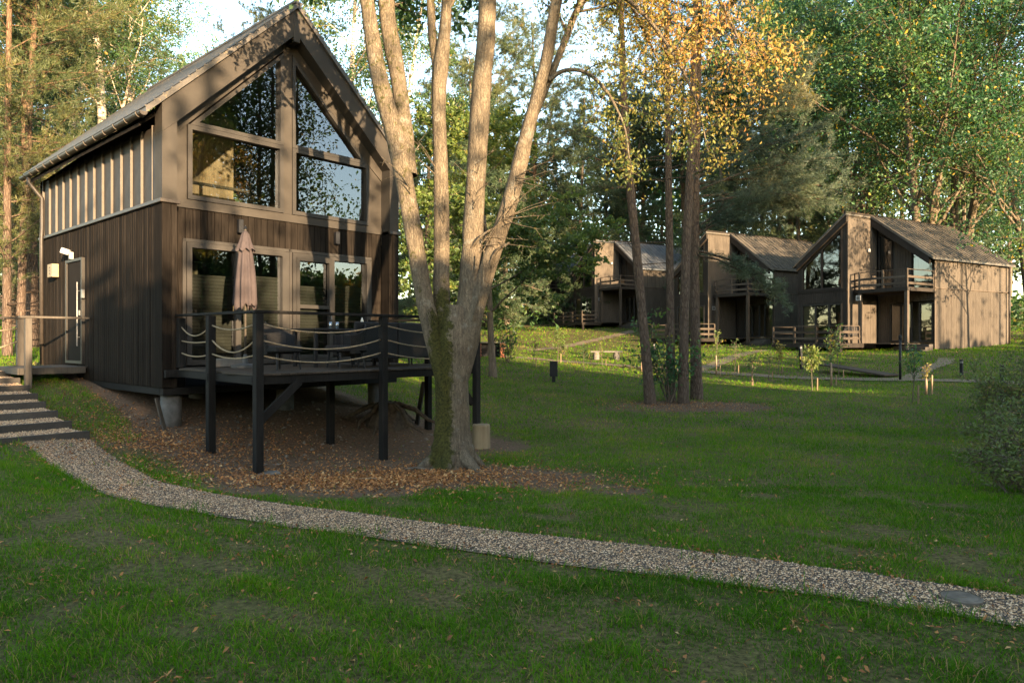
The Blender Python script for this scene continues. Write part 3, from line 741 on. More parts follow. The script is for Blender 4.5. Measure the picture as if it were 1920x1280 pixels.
# portal frame: rakes and jambs
for s_, nm in ((1, 'rake'), (-1, 'rake')):
    f_ = (lambda x: x) if s_ > 0 else (lambda x: Wd - x)
    P = [(f_(0), 5.62), (f_(.30), 5.90), (f_(2.762), 8.31), (f_(2.762), 8.845), (f_(0), 6.16)]
    if s_ < 0: P = P[::-1]
    G().prism(P, 0, FY - .003).build(nm, 'trim', house)
    Q = [(f_(.0), 4.40), (f_(.27), 4.40), (f_(.27), 5.868), (f_(0), 5.615)]
    if s_ < 0: Q = Q[::-1]
    G().prism(Q, .004, FY - .003).build('jamb', 'trim', house)
    x0, x1 = sorted((f_(.0), f_(.165))); G().box(x0, x1, .006, FY, .9, 4.325, .006).build('jamb', 'cladding', house)
    x0, x1 = sorted((f_(.172), f_(.275))); G().box(x0, x1, .012, FY, .9, 4.325, .006).build('jamb', 'cladding', house)
G().box(2.69, 2.84, -.012, .32, 8.13, 8.62, .01).build('ridge_beam', 'trim', house)
# ledge (flashing between storeys)
g = G(); g.box(-.05, .315, -.05, .02, 4.325, 4.395, .008); g.box(-.05, .02, .022, Ln + .02, 4.325, 4.395, .008); g.box(Wd - .30, Wd + .05, -.05, .02, 4.325, 4.395, .008)
g.build('flashing', 'gutter_metal', house, kind='stuff')
# gable trim boards on the glazed front
T = []
def trimpoly(P, y0=FY - .05, y1=FY + .04): 
    a = sum(P[i][0] * P[(i + 1) % len(P)][1] - P[(i + 1) % len(P)][0] * P[i][1] for i in range(len(P)))
    G().prism(P if a > 0 else P[::-1], y0, y1).build('trim_board', 'trim', house)
for m in (lambda x: x, lambda x: 5.45 - x):
    e = .275 if m(0) == 0 else .195
    trimpoly([(m(e), 4.505), (m(.585), 4.505), (m(.585), 5.95), (m(e), 5.62)], FY + .0)
    trimpoly([(m(e), 5.63), (m(.60), 5.965), (m(2.62), 7.985), (m(2.62), 8.32), (m(e), 5.95)], FY - .02)
trimpoly([(2.625, 4.505), (2.825, 4.505), (2.825, 8.25), (2.625, 8.25)], FY - .03)
trimpoly([(.28, 4.335), (5.25, 4.335), (5.25, 4.50), (.28, 4.50)], FY - .035)
# windows
def window(poly, w=.085, bars=(), name='window', pane_y=FY + .05, ym=FY - .055, mat='frame_paint', parent=None, dy=.13):
    g = G(); g.ring(poly, w, ym, ym + dy)
    for (x0, x1, z0, z1) in bars: g.box(x0, x1, ym + .006, ym + dy - .006, z0, z1, .005)
    o = g.build(name, mat, parent or house)
    inn = inset(poly, w - .01); a = sum(inn[i][0] * inn[(i + 1) % len(inn)][1] - inn[(i + 1) % len(inn)][0] * inn[i][1] for i in range(len(inn)))
    G().add([(x, pane_y, z) for x, z in inn], [list(range(len(inn)))]).build('pane', 'window_glass', o)
    return o
window([(.59, 4.51), (2.62, 4.51), (2.62, 5.95), (.59, 5.95)])
window([(2.83, 4.51), (4.86, 4.51), (4.86, 5.95), (2.83, 5.95)])
window([(.63, 5.955), (2.62, 5.955), (2.62, 7.945)], .075)
window([(2.83, 5.955), (4.82, 5.955), (2.83, 7.945)], .075)
window([(.57, 1.30), (2.69, 1.30), (2.69, 3.68), (.57, 3.68)], .10, [(1.56, 1.67, 1.4, 3.6)])
dw = window([(2.84, 1.30), (4.88, 1.30), (4.88, 3.68), (2.84, 3.68)], .085, [(3.82, 3.90, 1.4, 3.6)])
dl = G().ring([(2.925, 1.385), (3.82, 1.385), (3.82, 3.595), (2.925, 3.595)], .075, FY - .07, FY + .03).box(2.99, 3.75, FY - .065, FY + .02, 2.48, 2.56).build('door', 'frame_paint', house)
G().tube([(3.77, FY - .10, 2.25), (3.77, FY - .12, 2.25), (3.77, FY - .12, 2.40)], .011, 6).build('handle', 'steel', dl)
# pleated blinds
def blind(x0, x1, z0, z1, y=FY + .16):
    n = int((z1 - z0) / .034); V = []
    for k in range(n + 1): V += [(x0, y + (.016 if k % 2 else 0), z0 + (z1 - z0) * k / n), (x1, y + (.016 if k % 2 else 0), z0 + (z1 - z0) * k / n)]
    g = G().add(V, [(2 * k, 2 * k + 1, 2 * k + 3, 2 * k + 2) for k in range(n)]); g.box(x0, x1, y - .012, y + .022, z1, z1 + .03); g.build('blind', 'blind_fabric', house)
blind(.66, 1.60, 1.32, 3.05); blind(1.63, 2.61, 1.32, 3.10); blind(2.98, 3.80, 1.45, 2.95, FY + .09); blind(3.88, 4.80, 1.32, 3.02)
# front planks
x = .285
while x < 5.245:
    x1 = min(x + .142, 5.25); cx = (x + x1) / 2
    z0 = 3.69 if (.50 < cx < 4.93 and not 2.695 < x < 2.8) else .9
    if x1 - x > .03: board('plank', 'cladding', house, x, x1 - .008, FY - .002 + rng.uniform(0, .004), FY + .028, z0, 4.328, .004)
    x = x1
g = G(); g.box(.28, .57, FY + .029, FY + .06, .9, 4.33); g.box(4.88, 5.25, FY + .029, FY + .06, .9, 4.33); g.box(.57, 4.88, FY + .029, FY + .06, 3.68, 4.33); g.box(.57, 4.88, FY + .0, FY + .06, .9, 1.295); g.box(2.69, 2.84, FY + .029, FY + .06, 1.3, 3.68)
g.build('sheathing', 'black_metal', house)
g = G(); g.box(.50, .568, FY - .03, FY + .03, 1.3, 3.75, .004); g.box(.50, 2.76, FY - .03, FY + .03, 3.685, 3.75, .004); g.box(2.70, 2.765, FY - .03, FY + .03, 1.3, 3.68, .004); g.box(2.77, 2.835, FY - .03, FY + .03, 1.3, 3.75, .004); g.box(2.77, 4.95, FY - .03, FY + .03, 3.688, 3.752, .004); g.box(4.885, 4.95, FY - .03, FY + .03, 1.3, 3.68, .004)
g.build('door_trim', 'frame_paint', house)
for lx_, lz in ((1.63, 4.10), (3.94, 4.11)):
    o = G().box(lx_ - .05, lx_ + .05, FY - .13, FY - .035, lz - .14, lz + .14, .008).build('wall_lamp', 'black_metal', house)
    G().box(lx_ - .03, lx_ + .03, FY - .036, FY + .0, lz - .06, lz + .06).build('bracket', 'black_metal', o)
# side wall planks (x = 0 plane)
s_ = FY + .01; kk = 0
while s_ < Ln - .02:
    e_ = min(s_ + .115, Ln - .01)
    spans = [(.9, 4.322)]
    if e_ > 4.32 and s_ < 5.48: spans = [(.9, 1.24), (3.66, 4.322)]
    for z0, z1 in spans: board('plank', 'cladding', house, .0 + rng.choice([0, .004, .008]), .045, s_, e_ - .012, z0, z1, .009)
    s_ = e_
G().box(.046, .058, FY + .02, 4.32, .9, 4.32).box(.046, .058, 5.48, Ln - .02, .9, 4.32).box(.046, .058, 4.32, 5.48, 3.64, 4.32).build('sheathing', 'black_metal', house)
# upper side wall: dark sheets between standing seams
seams = [.45 + .531 * k for k in range(14)]
for k, s_ in enumerate(seams):
    e_ = seams[k + 1] if k < 13 else Ln
    board('panel', 'seam_metal', house, .03, .058, s_ + .02, min(e_, Ln) - .02, 4.398, 5.80, .003)
    board('seam', 'seam_edge', house, -.012, .05, s_ - .011, s_ + .011, 4.398, 5.82, .004)
G().box(.0, .06, FY + .0, .43, 4.398, 5.8).build('panel', 'seam_metal', house)
# right and back cladding
G().box(Wd - .055, Wd, FY + .0, Ln, .9, 5.85).box(.0, Wd - .06, Ln, Ln + .03, .9, 5.85).prism([(0.05, 5.85), (Wd - .06, 5.85), (2.765, 8.4)], Ln + .001, Ln + .028).build('back_wall', 'cladding', house)
# side door with frame, long handle, lock
df = G().ring([(4.33, 1.25), (5.48, 1.25), (5.48, 3.65), (4.33, 3.65)], .06, 0, .07)
for v in df.V: v[:] = np.stack([v[:, 1] - .03, v[:, 0], v[:, 2]], 1)
dfo = df.build('door_frame', 'frame_paint', house)
sd = G().box(.0, .05, 4.40, 5.41, 1.29, 3.585, .006).build('door', 'door_leaf', house)
h_ = G(); h_.tube([(-.05, 4.56, 1.65), (-.05, 4.56, 3.10)], .014, 8); h_.tube([(-.05, 4.56, 1.85), (.0, 4.56, 1.85)], .01); h_.tube([(-.05, 4.56, 2.9), (0, 4.56, 2.9)], .01); h_.build('handle', 'steel', sd)
G().box(-.03, .0, 4.50, 4.60, 2.34, 2.46, .006).build('lock', 'steel', sd)
G().box(-.06, .0, 4.20, 4.29, 2.72, 2.92, .01).build('keypad', 'steel', house)
nl = G().box(-.15, -.001, 6.05, 6.42, 3.30, 3.62, .01).build('sign_lamp', 'lamp_wood', house)
g = G()
for k, zc in enumerate((3.53, 3.46, 3.39)):
    g.box(-.154, -.151, 6.20, 6.235, zc - .022, zc + .022); g.box(-.154, -.151, 6.245, 6.27, zc - .01, zc + .012)
g.build('lettering', 'dark_print', nl)
cm = G(); cm.bar((-.02, 5.05, 3.82), (-.02, 5.05, 3.66), .10, .07, .006); cm.bar((-.06, 5.05, 3.80), (-.20, 5.16, 3.86), .10, .13, .012); cm.build('security_lamp', 'white_plastic', house)
# gutter with brackets, downpipe
g = G(); n = 9; V = []
for y in (-.06, Ln + .22):
    for r_ in (.075, .066):
        for k in range(n): 
            a = math.pi + math.pi * k / (n - 1); V.append((-.345 + r_ * math.cos(a), y, 5.90 + r_ * math.sin(a)))
F = []
for k in range(n - 1): F += [(k, k + 1, 2 * n + k + 1, 2 * n + k), (n + k + 1, n + k, 3 * n + k, 3 * n + k + 1), (k + 1, k, n + k, n + k + 1), (2 * n + k, 2 * n + k + 1, 3 * n + k + 1, 3 * n + k)]
g.add(V, F); g.add([V[k] for k in range(n)], [list(range(n))])
gt = g.build('gutter', 'gutter_metal', house)
for k in range(14):
    y = .1 + k * .56; b = G(); a = np.linspace(math.pi, 2 * math.pi, 9); b.tube(np.stack([-.345 + .082 * np.cos(a), np.full(9, y), 5.90 + .082 * np.sin(a)], 1), .008, 5); b.build('bracket', 'seam_edge', gt)
G().tube([(-.345, 7.2, 5.83), (-.34, 7.2, 5.70), (-.06, 7.2, 5.35), (-.06, 7.2, 4.6), (-.075, 7.2, 4.3), (-.065, 7.2, 1.1)], .045, 10).build('downpipe', 'gutter_metal', house, True)
# underside: edge beam and piles
g = G(); g.box(.03, Wd - .03, .03, .18, .76, .898, .008); g.box(.03, .17, .182, Ln - .05, .76, .898, .008); g.box(Wd - .17, Wd - .03, .182, Ln - .05, .76, .898, .008); g.box(.172, Wd - .172, .20, Ln - .06, .84, .885)
g.build('floor_beam', 'deck_timber', house)
for px_, py_ in ((.28, .30), (2.75, .45), (5.1, .35), (.35, 3.0), (2.75, 3.4), (5.1, 3.4), (1.5, 1.9)):
    wx, wy = from_house(px_, py_); zb = g1(wx, wy) - .3
    G().lathe([(.185, zb), (.185, .76)], (px_, py_, 0), 20).build('pile', 'concrete', house, True)

# ================================================================ the deck
deck = thing('timber_deck', 'raised dark timber deck on tall posts in front of the big cabin', 'deck', (HC[0], HC[1], 0), HA)
DZ = 1.27
x = .035
while x < 4.76:
    board('deck_board', 'deck_top', deck, x, x + .138, -3.36, min(0., (x - .20) / .24 * 3.3 if x < .2 else 0.), DZ - .032 + rng.uniform(-.002, .002), DZ, .004); x += .1435
for q in (-3.30, -1.8, -.12): board('beam', 'deck_timber', deck, .0, 4.82, q - .03, q + .03, DZ - .17, DZ - .036, .005)
board('beam', 'deck_timber', deck, 4.755, 4.815, -3.268, -.16, DZ - .165, DZ - .037, .005)
G().bar((.05, -3.27, DZ - .10), (.27, -.03, DZ - .10), .06, .128, .005).build('beam', 'deck_timber', deck)
posts = [(.06, -3.30, 1), (2.43, -3.30, 1), (4.78, -3.30, 1), (.13, -1.80, 1), (2.40, -1.80, 0), (4.78, -1.80, 1), (.31, -.07, 2)]
for px_, py_, top in posts:
    wx, wy = from_house(px_, py_); zb = g1(wx, wy) - .15
    zt = 2.195 if top else DZ - .175
    if top == 2: zb = DZ
    py2 = py_ - (.093 if py_ < -3 else 0)
    px2 = px_ - (.06 if (px_ < .2 and py_ > -3) else 0) + (.11 if (px_ > 4.7 and py_ > -3) else 0)
    G().box(px2 - .062, px2 + .062, py2 - .062, py2 + .062, zb, zt, .008).build('post', 'deck_timber', deck)
# braces
G().bar((.12, -3.34, .55), (.80, -3.34, 1.13), .055, .13, .006).build('brace', 'deck_timber', deck)
G().bar((4.72, -3.34, .50), (4.16, -3.34, 1.12), .055, .13, .006).build('brace', 'deck_timber', deck)
# rails
G().bar((-.02, -3.39, 2.22), (4.86, -3.39, 2.22), .13, .045, .006, (0, 0, 1)).build('handrail', 'deck_timber', deck)
G().bar((.035, -3.32, 2.218), (.29, .0, 2.245), .11, .042, .006).build('handrail', 'deck_timber', deck)
G().bar((4.88, -3.32, 2.218), (4.88, .30, 2.235), .11, .042, .006).build('handrail', 'deck_timber', deck)
def rope(p, q, sag, name='rope', parent=deck, r=.013, off=(0, 0, 0)):
    p = np.array(p, float); q = np.array(q, float); t = np.linspace(0, 1, 15)[:, None]; P = p * (1 - t) + q * t; P[:, 2] -= (sag * 4 * t * (1 - t))[:, 0]
    o = np.array(off, float)
    return G().tube(P - o, r, 6).build(name, 'rope_fibre', parent, True)
for z in (2.03, 1.78, 1.545):
    dz = {2.03: .13, 1.78: .15, 1.545: .13}[z]
    rope((.14, -3.40, z), (2.36, -3.40, z + .015), dz); rope((2.50, -3.40, z + .01), (4.70, -3.40, z), dz * .9)
for z, d1, d2 in ((2.02, .16, .08), (1.77, .03, .19), (1.545, .05, .06)):
    rope((.30, -.13, z), (.085, -1.73, z), d1); rope((.065, -1.87, z + .01), (.045, -3.31, z + .01), d2)
    rope((4.88, -3.30, z), (4.88, -1.87, z), .09); rope((4.88, -1.73, z), (4.88, .25, z), .12)

def hp(x, y, z=0): a, b = from_house(x, y); return (a, b, z)
# parasol
um = thing('parasol', 'closed dusty pink parasol standing on the cabin deck', 'parasol', hp(1.17, -.85, DZ), HA)
G().lathe([(.26, 0.001), (.26, .05), (.06, .075), (.035, .25)], n=20).build('base', 'concrete', um)
G().lathe([(.021, .05), (.021, 2.62), (.005, 2.68)], n=12).build('pole', 'grey_timber', um, True)
ju = lambda a, k: 1
prof = [(.155, 1.20), (.185, 1.25), (.17, 1.55), (.145, 1.85), (.115, 2.12), (.085, 2.28), (.06, 2.40)]
V = []; nn = 32
for k, (r_, z) in enumerate(prof):
    for i_ in range(nn):
        a = 2 * math.pi * i_ / nn; fd = 1 + .30 * math.cos(8 * a) * (1 - k / 9) + .07 * math.sin(3 * a + k)
        zz = z - (.10 * (0.5 + .5 * math.cos(8 * a + .7)) + .06 * math.sin(2 * a + 1) if k < 2 else 0)
        V.append((r_ * fd * math.cos(a), r_ * fd * math.sin(a), zz))
G().add(V, [(k * nn + i_, k * nn + (i_ + 1) % nn, (k + 1) * nn + (i_ + 1) % nn, (k + 1) * nn + i_) for k in range(len(prof) - 1) for i_ in range(nn)]).build('canopy', 'umbrella_cloth', um, True)
prof = [(.165, 2.20), (.15, 2.24), (.105, 2.38), (.075, 2.50), (.03, 2.565), (.004, 2.58)]; V = []
for k, (r_, z) in enumerate(prof):
    for i_ in range(nn):
        a = 2 * math.pi * i_ / nn; fd = 1 + .16 * math.cos(8 * a + 1) * (1 - k / 5); V.append((r_ * fd * math.cos(a), r_ * fd * math.sin(a), z - (.035 * math.cos(8 * a) if k == 0 else 0)))
G().add(V, [(k * nn + i_, k * nn + (i_ + 1) % nn, (k + 1) * nn + (i_ + 1) % nn, (k + 1) * nn + i_) for k in range(len(prof) - 1) for i_ in range(nn)]).build('vent_flap', 'umbrella_cloth', um, True)
G().lathe([(.03, 2.60), (.035, 2.62), (.012, 2.66)], n=10).build('finial', 'black_metal', um)

# wicker furniture
def armchair(label, x, y, rz):
    t = thing('wicker_armchair', label, 'armchair', hp(x, y, DZ), HA + rz, 'wicker armchairs on the deck')
    G().box(-.31, .31, -.28, .30, .30, .42, .03).build('seat', 'wicker', t)
    # curved back and arms in one shell
    P = []
    for k in range(13):
        a = math.pi * (-.08 + 1.16 * k / 12); P.append((.34 * math.cos(a), .02 + .33 * math.sin(a)))
    V = []
    for k, (px_, py_) in enumerate(P):
        hgt = .60 + .22 * math.sin(math.pi * k / 12) ** 2
        sc_ = 1.06
        V += [(px_ * .92, py_ * .92, .27), (px_ * sc_, py_ * sc_, hgt), (px_ * .98, py_ * .98, hgt), (px_ * .84, py_ * .84, .27)]
    F = []
    for k in range(12):
        for q in range(4): F.append((4 * k + q, 4 * k + (q + 1) % 4, 4 * k + 4 + (q + 1) % 4, 4 * k + 4 + q))
    G().add(V, F).add(V[:4], [(0, 1, 2, 3)]).add(V[-4:], [(3, 2, 1, 0)]).build('backrest', 'wicker', t)
    for sx in (-1, 1):
        for sy in (-1, 1): G().tube([(sx * .24, sy * .22, .30), (sx * .27, sy * .25, 0)], [.022, .016], 8).build('leg', 'black_metal', t)
    return t
armchair('dark wicker armchair behind the deck corner post, below the parasol', 1.05, -2.25, .25)
armchair('wicker armchair catching light at its woven arm, beside the deck table', 2.30, -2.45, -1.75)
sf = thing('wicker_sofa', 'long dark wicker sofa with its back to the deck ropes', 'sofa', hp(3.45, -2.35, DZ), HA)
G().box(-.98, .98, -.10, .55, .28, .42, .03).build('seat', 'wicker', sf)
G().box(-1.0, -.008, -.20, -.12, .16, .86, .02).build('backrest', 'wicker', sf); G().box(.008, 1.0, -.20, -.12, .16, .86, .02).build('backrest', 'wicker', sf)
for sx in (-1, 1): G().box(sx * .96 - .05, sx * .96 + .05, -.11, .55, .2, .62, .02).build('armrest', 'wicker', sf)
for q in (-.92, -.3, .3, .92):
    for yy in (-.15, .50): G().tube([(q, yy, .29), (q, yy - .02, 0)], [.024, .017], 8).build('leg', 'black_metal', sf)
tb = thing('deck_table', 'dark patio table with glassware on the cabin deck', 'table', hp(2.75, -1.45, DZ), HA)
G().box(-.75, .75, -.42, .42, .70, .74, .01).build('table_top', 'wicker', tb)
for sx in (-.68, .68):
    for sy in (-.36, .36): G().box(sx - .03, sx + .03, sy - .03, sy + .03, 0, .70, .005).build('leg', 'black_metal', tb)
for q, (dx, dy, lb) in enumerate(((-.22, -.15, 'small clear glass on the deck table, left of its twin'), (-.10, -.20, 'small clear glass on the deck table, right of its twin'))):
    t = tag(G().lathe([(.03, 0), (.042, .13), (.038, .13), (.027, .01)], n=14).build('drinking_glass', 'jar_glass', None, True), lb, 'glass', 'glasses on the deck table')
    t.location = hp(2.75 + dx, -1.45 + dy, DZ + .741)
t = tag(G().lathe([(.045, 0), (.05, .05), (.03, .10), (.042, .13), (.02, .2), (.004, .24)], n=12).build('candle_holder', 'candle_wax', None, True), 'pale twisted candle holder standing at the right end of the deck table', 'candle')
t.location = hp(3.32, -1.55, DZ + .741)
b = tag(G().box(0, .62, 0, .34, 0, .16, .015).build('storage_box', 'pale_stone'), 'low pale box against the cabin glass door, behind the deck ropes', 'box')
b.location = hp(.75, -.45, DZ + .001); b.rotation_euler = (0, 0, HA)

# ================================================================ porch of the side door
pc = thing('porch', 'small grey timber porch at the side door of the big cabin', 'porch', hp(-.02, 4.0, 0), HA)
for k in range(7): board('deck_board', 'grey_timber', pc, -1.25 + k * .177, -1.25 + k * .177 + .17, -.05, 1.62, 1.17, 1.20, .004)
G().box(-1.27, -.05, -.09, -.053, 1.06, 1.20, .005).build('fascia', 'grey_timber', pc); G().box(-1.30, -1.262, -.05, 1.62, 1.06, 1.198, .005).build('fascia', 'grey_timber', pc)
G().box(-1.20, -1.08, -.22, -.095, .72, 2.24, .008).build('post', 'grey_timber', pc)
G().bar((-1.30, -.15, 2.265), (-.01, -.15, 2.265), .12, .045, .005).build('handrail', 'grey_timber', pc)
lf = thing('rope_fence', 'grey timber post and rope railing beside the porch steps', 'fence', hp(-.85, 5.8, 0), HA)
for q in (0, -2.1):
    wx, wy = from_house(-.85 + q, 5.8); G().box(q - .065, q + .065, -.065, .065, g1(wx, wy) - .2, 2.26, .008).build('post', 'grey_timber', lf)
G().bar((.10, 0, 2.285), (-2.3, 0, 2.285), .14, .045, .005).build('handrail', 'grey_timber', lf)
rope((-.06, 0, 1.75), (-2.04, 0, 1.85), .28, 'rope', lf, .018); rope((-.06, 0, 2.05), (-2.04, 0, 2.1), .12, 'rope', lf, .018)

# ================================================================ trees
def at(px, py, Y): return np.array([(px - 960) / 1305 * Y, Y, 1.8 + (636 - py) / 1305 * Y])
def unit(v): return v / (np.linalg.norm(v) + 1e-9)
UPV = np.array([0, 0, 1.0])
def leafq(c, s, asp=.55, droop=0.0, ax=None, rg=rng):
    """rhombic leaves (one bent quad each) at points c"""
    n = len(c); u = rg.normal(0, 1, (n, 3)) if ax is None else ax + rg.normal(0, .6, (n, 3)); u[:, 2] -= droop; u /= np.linalg.norm(u, axis=1)[:, None]
    w = rg.normal(0, 1, (n, 3)); v = np.cross(u, w); v /= np.linalg.norm(v, axis=1)[:, None] + 1e-9
    s = np.broadcast_to(np.asarray(s, float), (n,)) * rg.uniform(.7, 1.3, n); u = u * s[:, None]; v = v * (s * asp)[:, None]
    nn = np.cross(u, v); nn /= np.linalg.norm(nn, axis=1)[:, None] + 1e-9; nn = nn * (s * .18)[:, None]
    return np.stack([c - u, c + v + nn, c + u, c - v + nn], 1).reshape(-1, 3), (np.arange(n) * 4)[:, None] + np.array([[0, 1, 2, 3]])
def needles(c, ax, L, w, k=9, rg=rng):
    """tufts: k thin needle blades radiating forward from each point c along ax"""
    n = len(c); d = ax[:, None] * .75 + rg.normal(0, .62, (n, k, 3)); d /= np.linalg.norm(d, axis=2)[..., None]
    o = rg.normal(0, 1, (n, k, 3)); sd = np.cross(d, o); sd /= np.linalg.norm(sd, axis=2)[..., None] + 1e-9
    l = np.broadcast_to(L, (n,))[:, None, None] * rg.uniform(.6, 1.2, (n, k, 1)); b = c[:, None] + rg.normal(0, .03, (n, k, 3))
    V = np.stack([b - sd * w * .5, b + sd * w * .5, b + d * l], 2)
    return V.reshape(-1, 3), (np.arange(n * k) * 3)[:, None] + np.array([[0, 1, 2]]), k
class P: 
    def __init__(s, **k): s.__dict__.update(k)
def branch_out(tr, tips, p, d, L, r, lvl, q, rg):
    n = q.seg[lvl]; pts = [np.array(p, float)]; d = unit(np.array(d, float))
    for k in range(n):
        d = unit(d + rg.normal(0, q.wob[lvl], 3) + UPV * q.up[lvl]); pts.append(pts[-1] + d * L / n)
    pts = np.array(pts); t = np.linspace(0, 1, n + 1); rad = r * (1 - (1 - q.tap) * t)
    tr.tube(pts, rad, (8, 5, 4, 3)[min(lvl, 3)], False)
    sprout(tr, tips, pts, rad, L, lvl, q, rg)
def sprout(tr, tips, pts, rad, L, lvl, q, rg, nch=None, t0=None, sel=None):
    n = len(pts) - 1; t = np.linspace(0, 1, n + 1)
    if lvl >= q.leaf: tips.append((pts, lvl))
    if lvl < len(q.nch):
        m = nch or q.nch[lvl]; ph = rg.uniform(0, 6.3)
        for k in range(m):
            tt = (t0 if t0 is not None else q.t0[lvl]); tt = tt + (1 - tt) * (k + rg.random()) / m
            i_ = min(int(tt * n), n - 1); f_ = tt * n - i_; b = pts[i_] * (1 - f_) + pts[i_ + 1] * f_; td = unit(pts[i_ + 1] - pts[i_])
            ph += 2.4 + rg.normal(0, .35); a = unit(np.cross(td, UPV if abs(td[2]) < .95 else np.array([1.0, 0, 0]))); c = np.cross(td, a)
            an = q.ang[lvl] * rg.uniform(.75, 1.2); out = a * math.cos(ph) + c * math.sin(ph); nd = td * math.cos(an) + out * math.sin(an)
            if lvl >= 1: nd[2] *= .75
            Lc = L * q.lr[lvl] * q.shape(tt, lvl) * rg.uniform(.75, 1.2)
            branch_out(tr, tips, b, nd, Lc, max(.006, np.interp(tt, t, rad) * q.rr[lvl]), lvl + 1, q, rg)
def tippts(tips, n, spread, rg, clump=1):
    if clump > 1:
        c, ax, k = tippts(tips, n // clump, spread, rg); r_ = np.repeat(np.arange(len(c)), clump)
        return c[r_] + rg.normal(0, spread * .75, (len(r_), 3)) * np.array([1.2, 1.2, .6]), ax[r_], k[r_]
    A = np.concatenate([x[0][:-1] for x in tips]); B = np.concatenate([x[0][1:] for x in tips])
    ln = np.linalg.norm(B - A, axis=1); k = rg.choice(len(A), n, p=ln / ln.sum()); f = rg.random((n, 1))
    return A[k] * (1 - f) + B[k] * f + rg.normal(0, spread, (n, 3)), unit_rows(B[k] - A[k]), k
def unit_rows(a): return a / (np.linalg.norm(a, axis=1)[:, None] + 1e-9)
def clump_tone(c, sc, rg, lo=.1, hi=.9, sd=.16):
    v = np.zeros(len(c))
    for _ in range(5): v += np.sin(c @ rg.normal(0, sc, 3) + rg.uniform(0, 6.3))
    return np.clip((lo + hi) / 2 + v * .11 + rg.normal(0, sd, len(c)), 0, 1)

def broad_tree(name, label, cat, loc, H, r0, q, nleaf, ls, leaf_mat, bark, seed, clear=.25, lean=(0, 0), spread=.28, asp=.55, droop=.15, group=None, yellow=.03, forks=1, zmin=0):
    rg = np.random.default_rng(seed); t = thing(name, label, cat, loc, 0, group)
    tr, tips = G(), []
    for f_ in range(forks):
        d = np.array([lean[0] + (rg.normal(0, .18) if forks > 1 else 0), lean[1] + (rg.normal(0, .12) if forks > 1 else 0), 1.0]); pts = [np.array([0, 0, -.3])]; n = 12
        for k in range(n):
            d = unit(d + rg.normal(0, .045, 3) + UPV * .05); pts.append(pts[-1] + d * (H + .3) / n)
        pts = np.array(pts); tt = np.linspace(0, 1, n + 1); rad = r0 / math.sqrt(forks) * (1 - .88 * tt ** .9); rad[0] *= 1.35
        tr.tube(pts, rad, 10, False); sprout(tr, tips, pts, rad, H, 0, q, rg, None, clear)
    tr.build('trunk', bark, t, True)
    c, ax, k = tippts(tips, nleaf, spread, rg, 10); nleaf = len(c); g = G(); v, f = leafq(c, ls, asp, droop, None, rg)
    if zmin: c[:, 2] = np.where(c[:, 2] < zmin, 2 * zmin - c[:, 2], c[:, 2]); v, f = leafq(c, ls, asp, droop, None, rg)
    tn = clump_tone(c, .55, rg, .05, .75); tn = np.where(rg.random(nleaf) < yellow, 1.0, np.minimum(tn, .93)); g.add(v, f, tn); g.build('crown', leaf_mat, t, False, None, True)
    return t
def pine_tree(name, label, cat, loc, H, r0, seed, clear=.45, blen=.2, nb=34, tuft=2600, L=.16, w=.022, k=9, mat='needle', bark='bark_pine', cone=False, droop=0.0, group=None, path=None, lo=.1, hi=.85):
    rg = np.random.default_rng(seed); t = thing(name, label, cat, loc, 0, group); tr, tips = G(), []
    q = P(seg=(8, 5, 3), wob=(.03, .12, .16), up=(.02, .06 - droop, .08 - droop * .5), tap=.25, nch=(nb, 8), t0=(clear, .25), ang=(1.35 + droop, .85), lr=(blen, .42), rr=(.28, .5), leaf=1,
          shape=(lambda u, l: ((1.12 - u) if cone else (.45 + 1.1 * math.sin(math.pi * min(1, max(0, (u - clear) / (1.04 - clear))) ** .8))) if l == 0 else (1.1 - .6 * u)))
    if path is None:
        n = 10; d = np.array([0, 0, 1.0]); pts = [np.array([0, 0, -.3])]
        for k_ in range(n): d = unit(d + rg.normal(0, .02, 3) + UPV * .1); pts.append(pts[-1] + d * (H + .3) / n)
        pts = np.array(pts)
    else: pts = np.array(path)
    u = np.linspace(0, 1, len(pts)); rad = r0 * (1 - .8 * u ** 1.2); rad[0] *= 1.25
    tr.tube(pts, rad, 10, False); sprout(tr, tips, pts, rad, H, 0, q, rg, None, clear)
    for _ in range(9):                                                   # dead snags below the crown
        f_ = rg.uniform(clear * .45, clear); b = np.array([np.interp(f_, u, pts[:, i_]) for i_ in range(3)]); a = rg.uniform(0, 6.3)
        tr.tube([b, b + np.array([math.cos(a), math.sin(a), .1]) * rg.uniform(.3, 1.0), b + np.array([math.cos(a + .3), math.sin(a + .3), .05]) * rg.uniform(1.0, 1.7)], [.022, .014, .004], 4, False)
    tr.build('trunk', bark, t, True)
    c, ax, kk = tippts(tips, tuft, .10, rg); g = G(); v, f, m = needles(c, unit_rows(ax + np.array([0, 0, .25])), L, w, k, rg)
    g.add(v, f, np.repeat(np.minimum(clump_tone(c, .7, rg, lo, hi, .1), .95), m)); g.build('crown', mat, t, False, None, True)
    return t

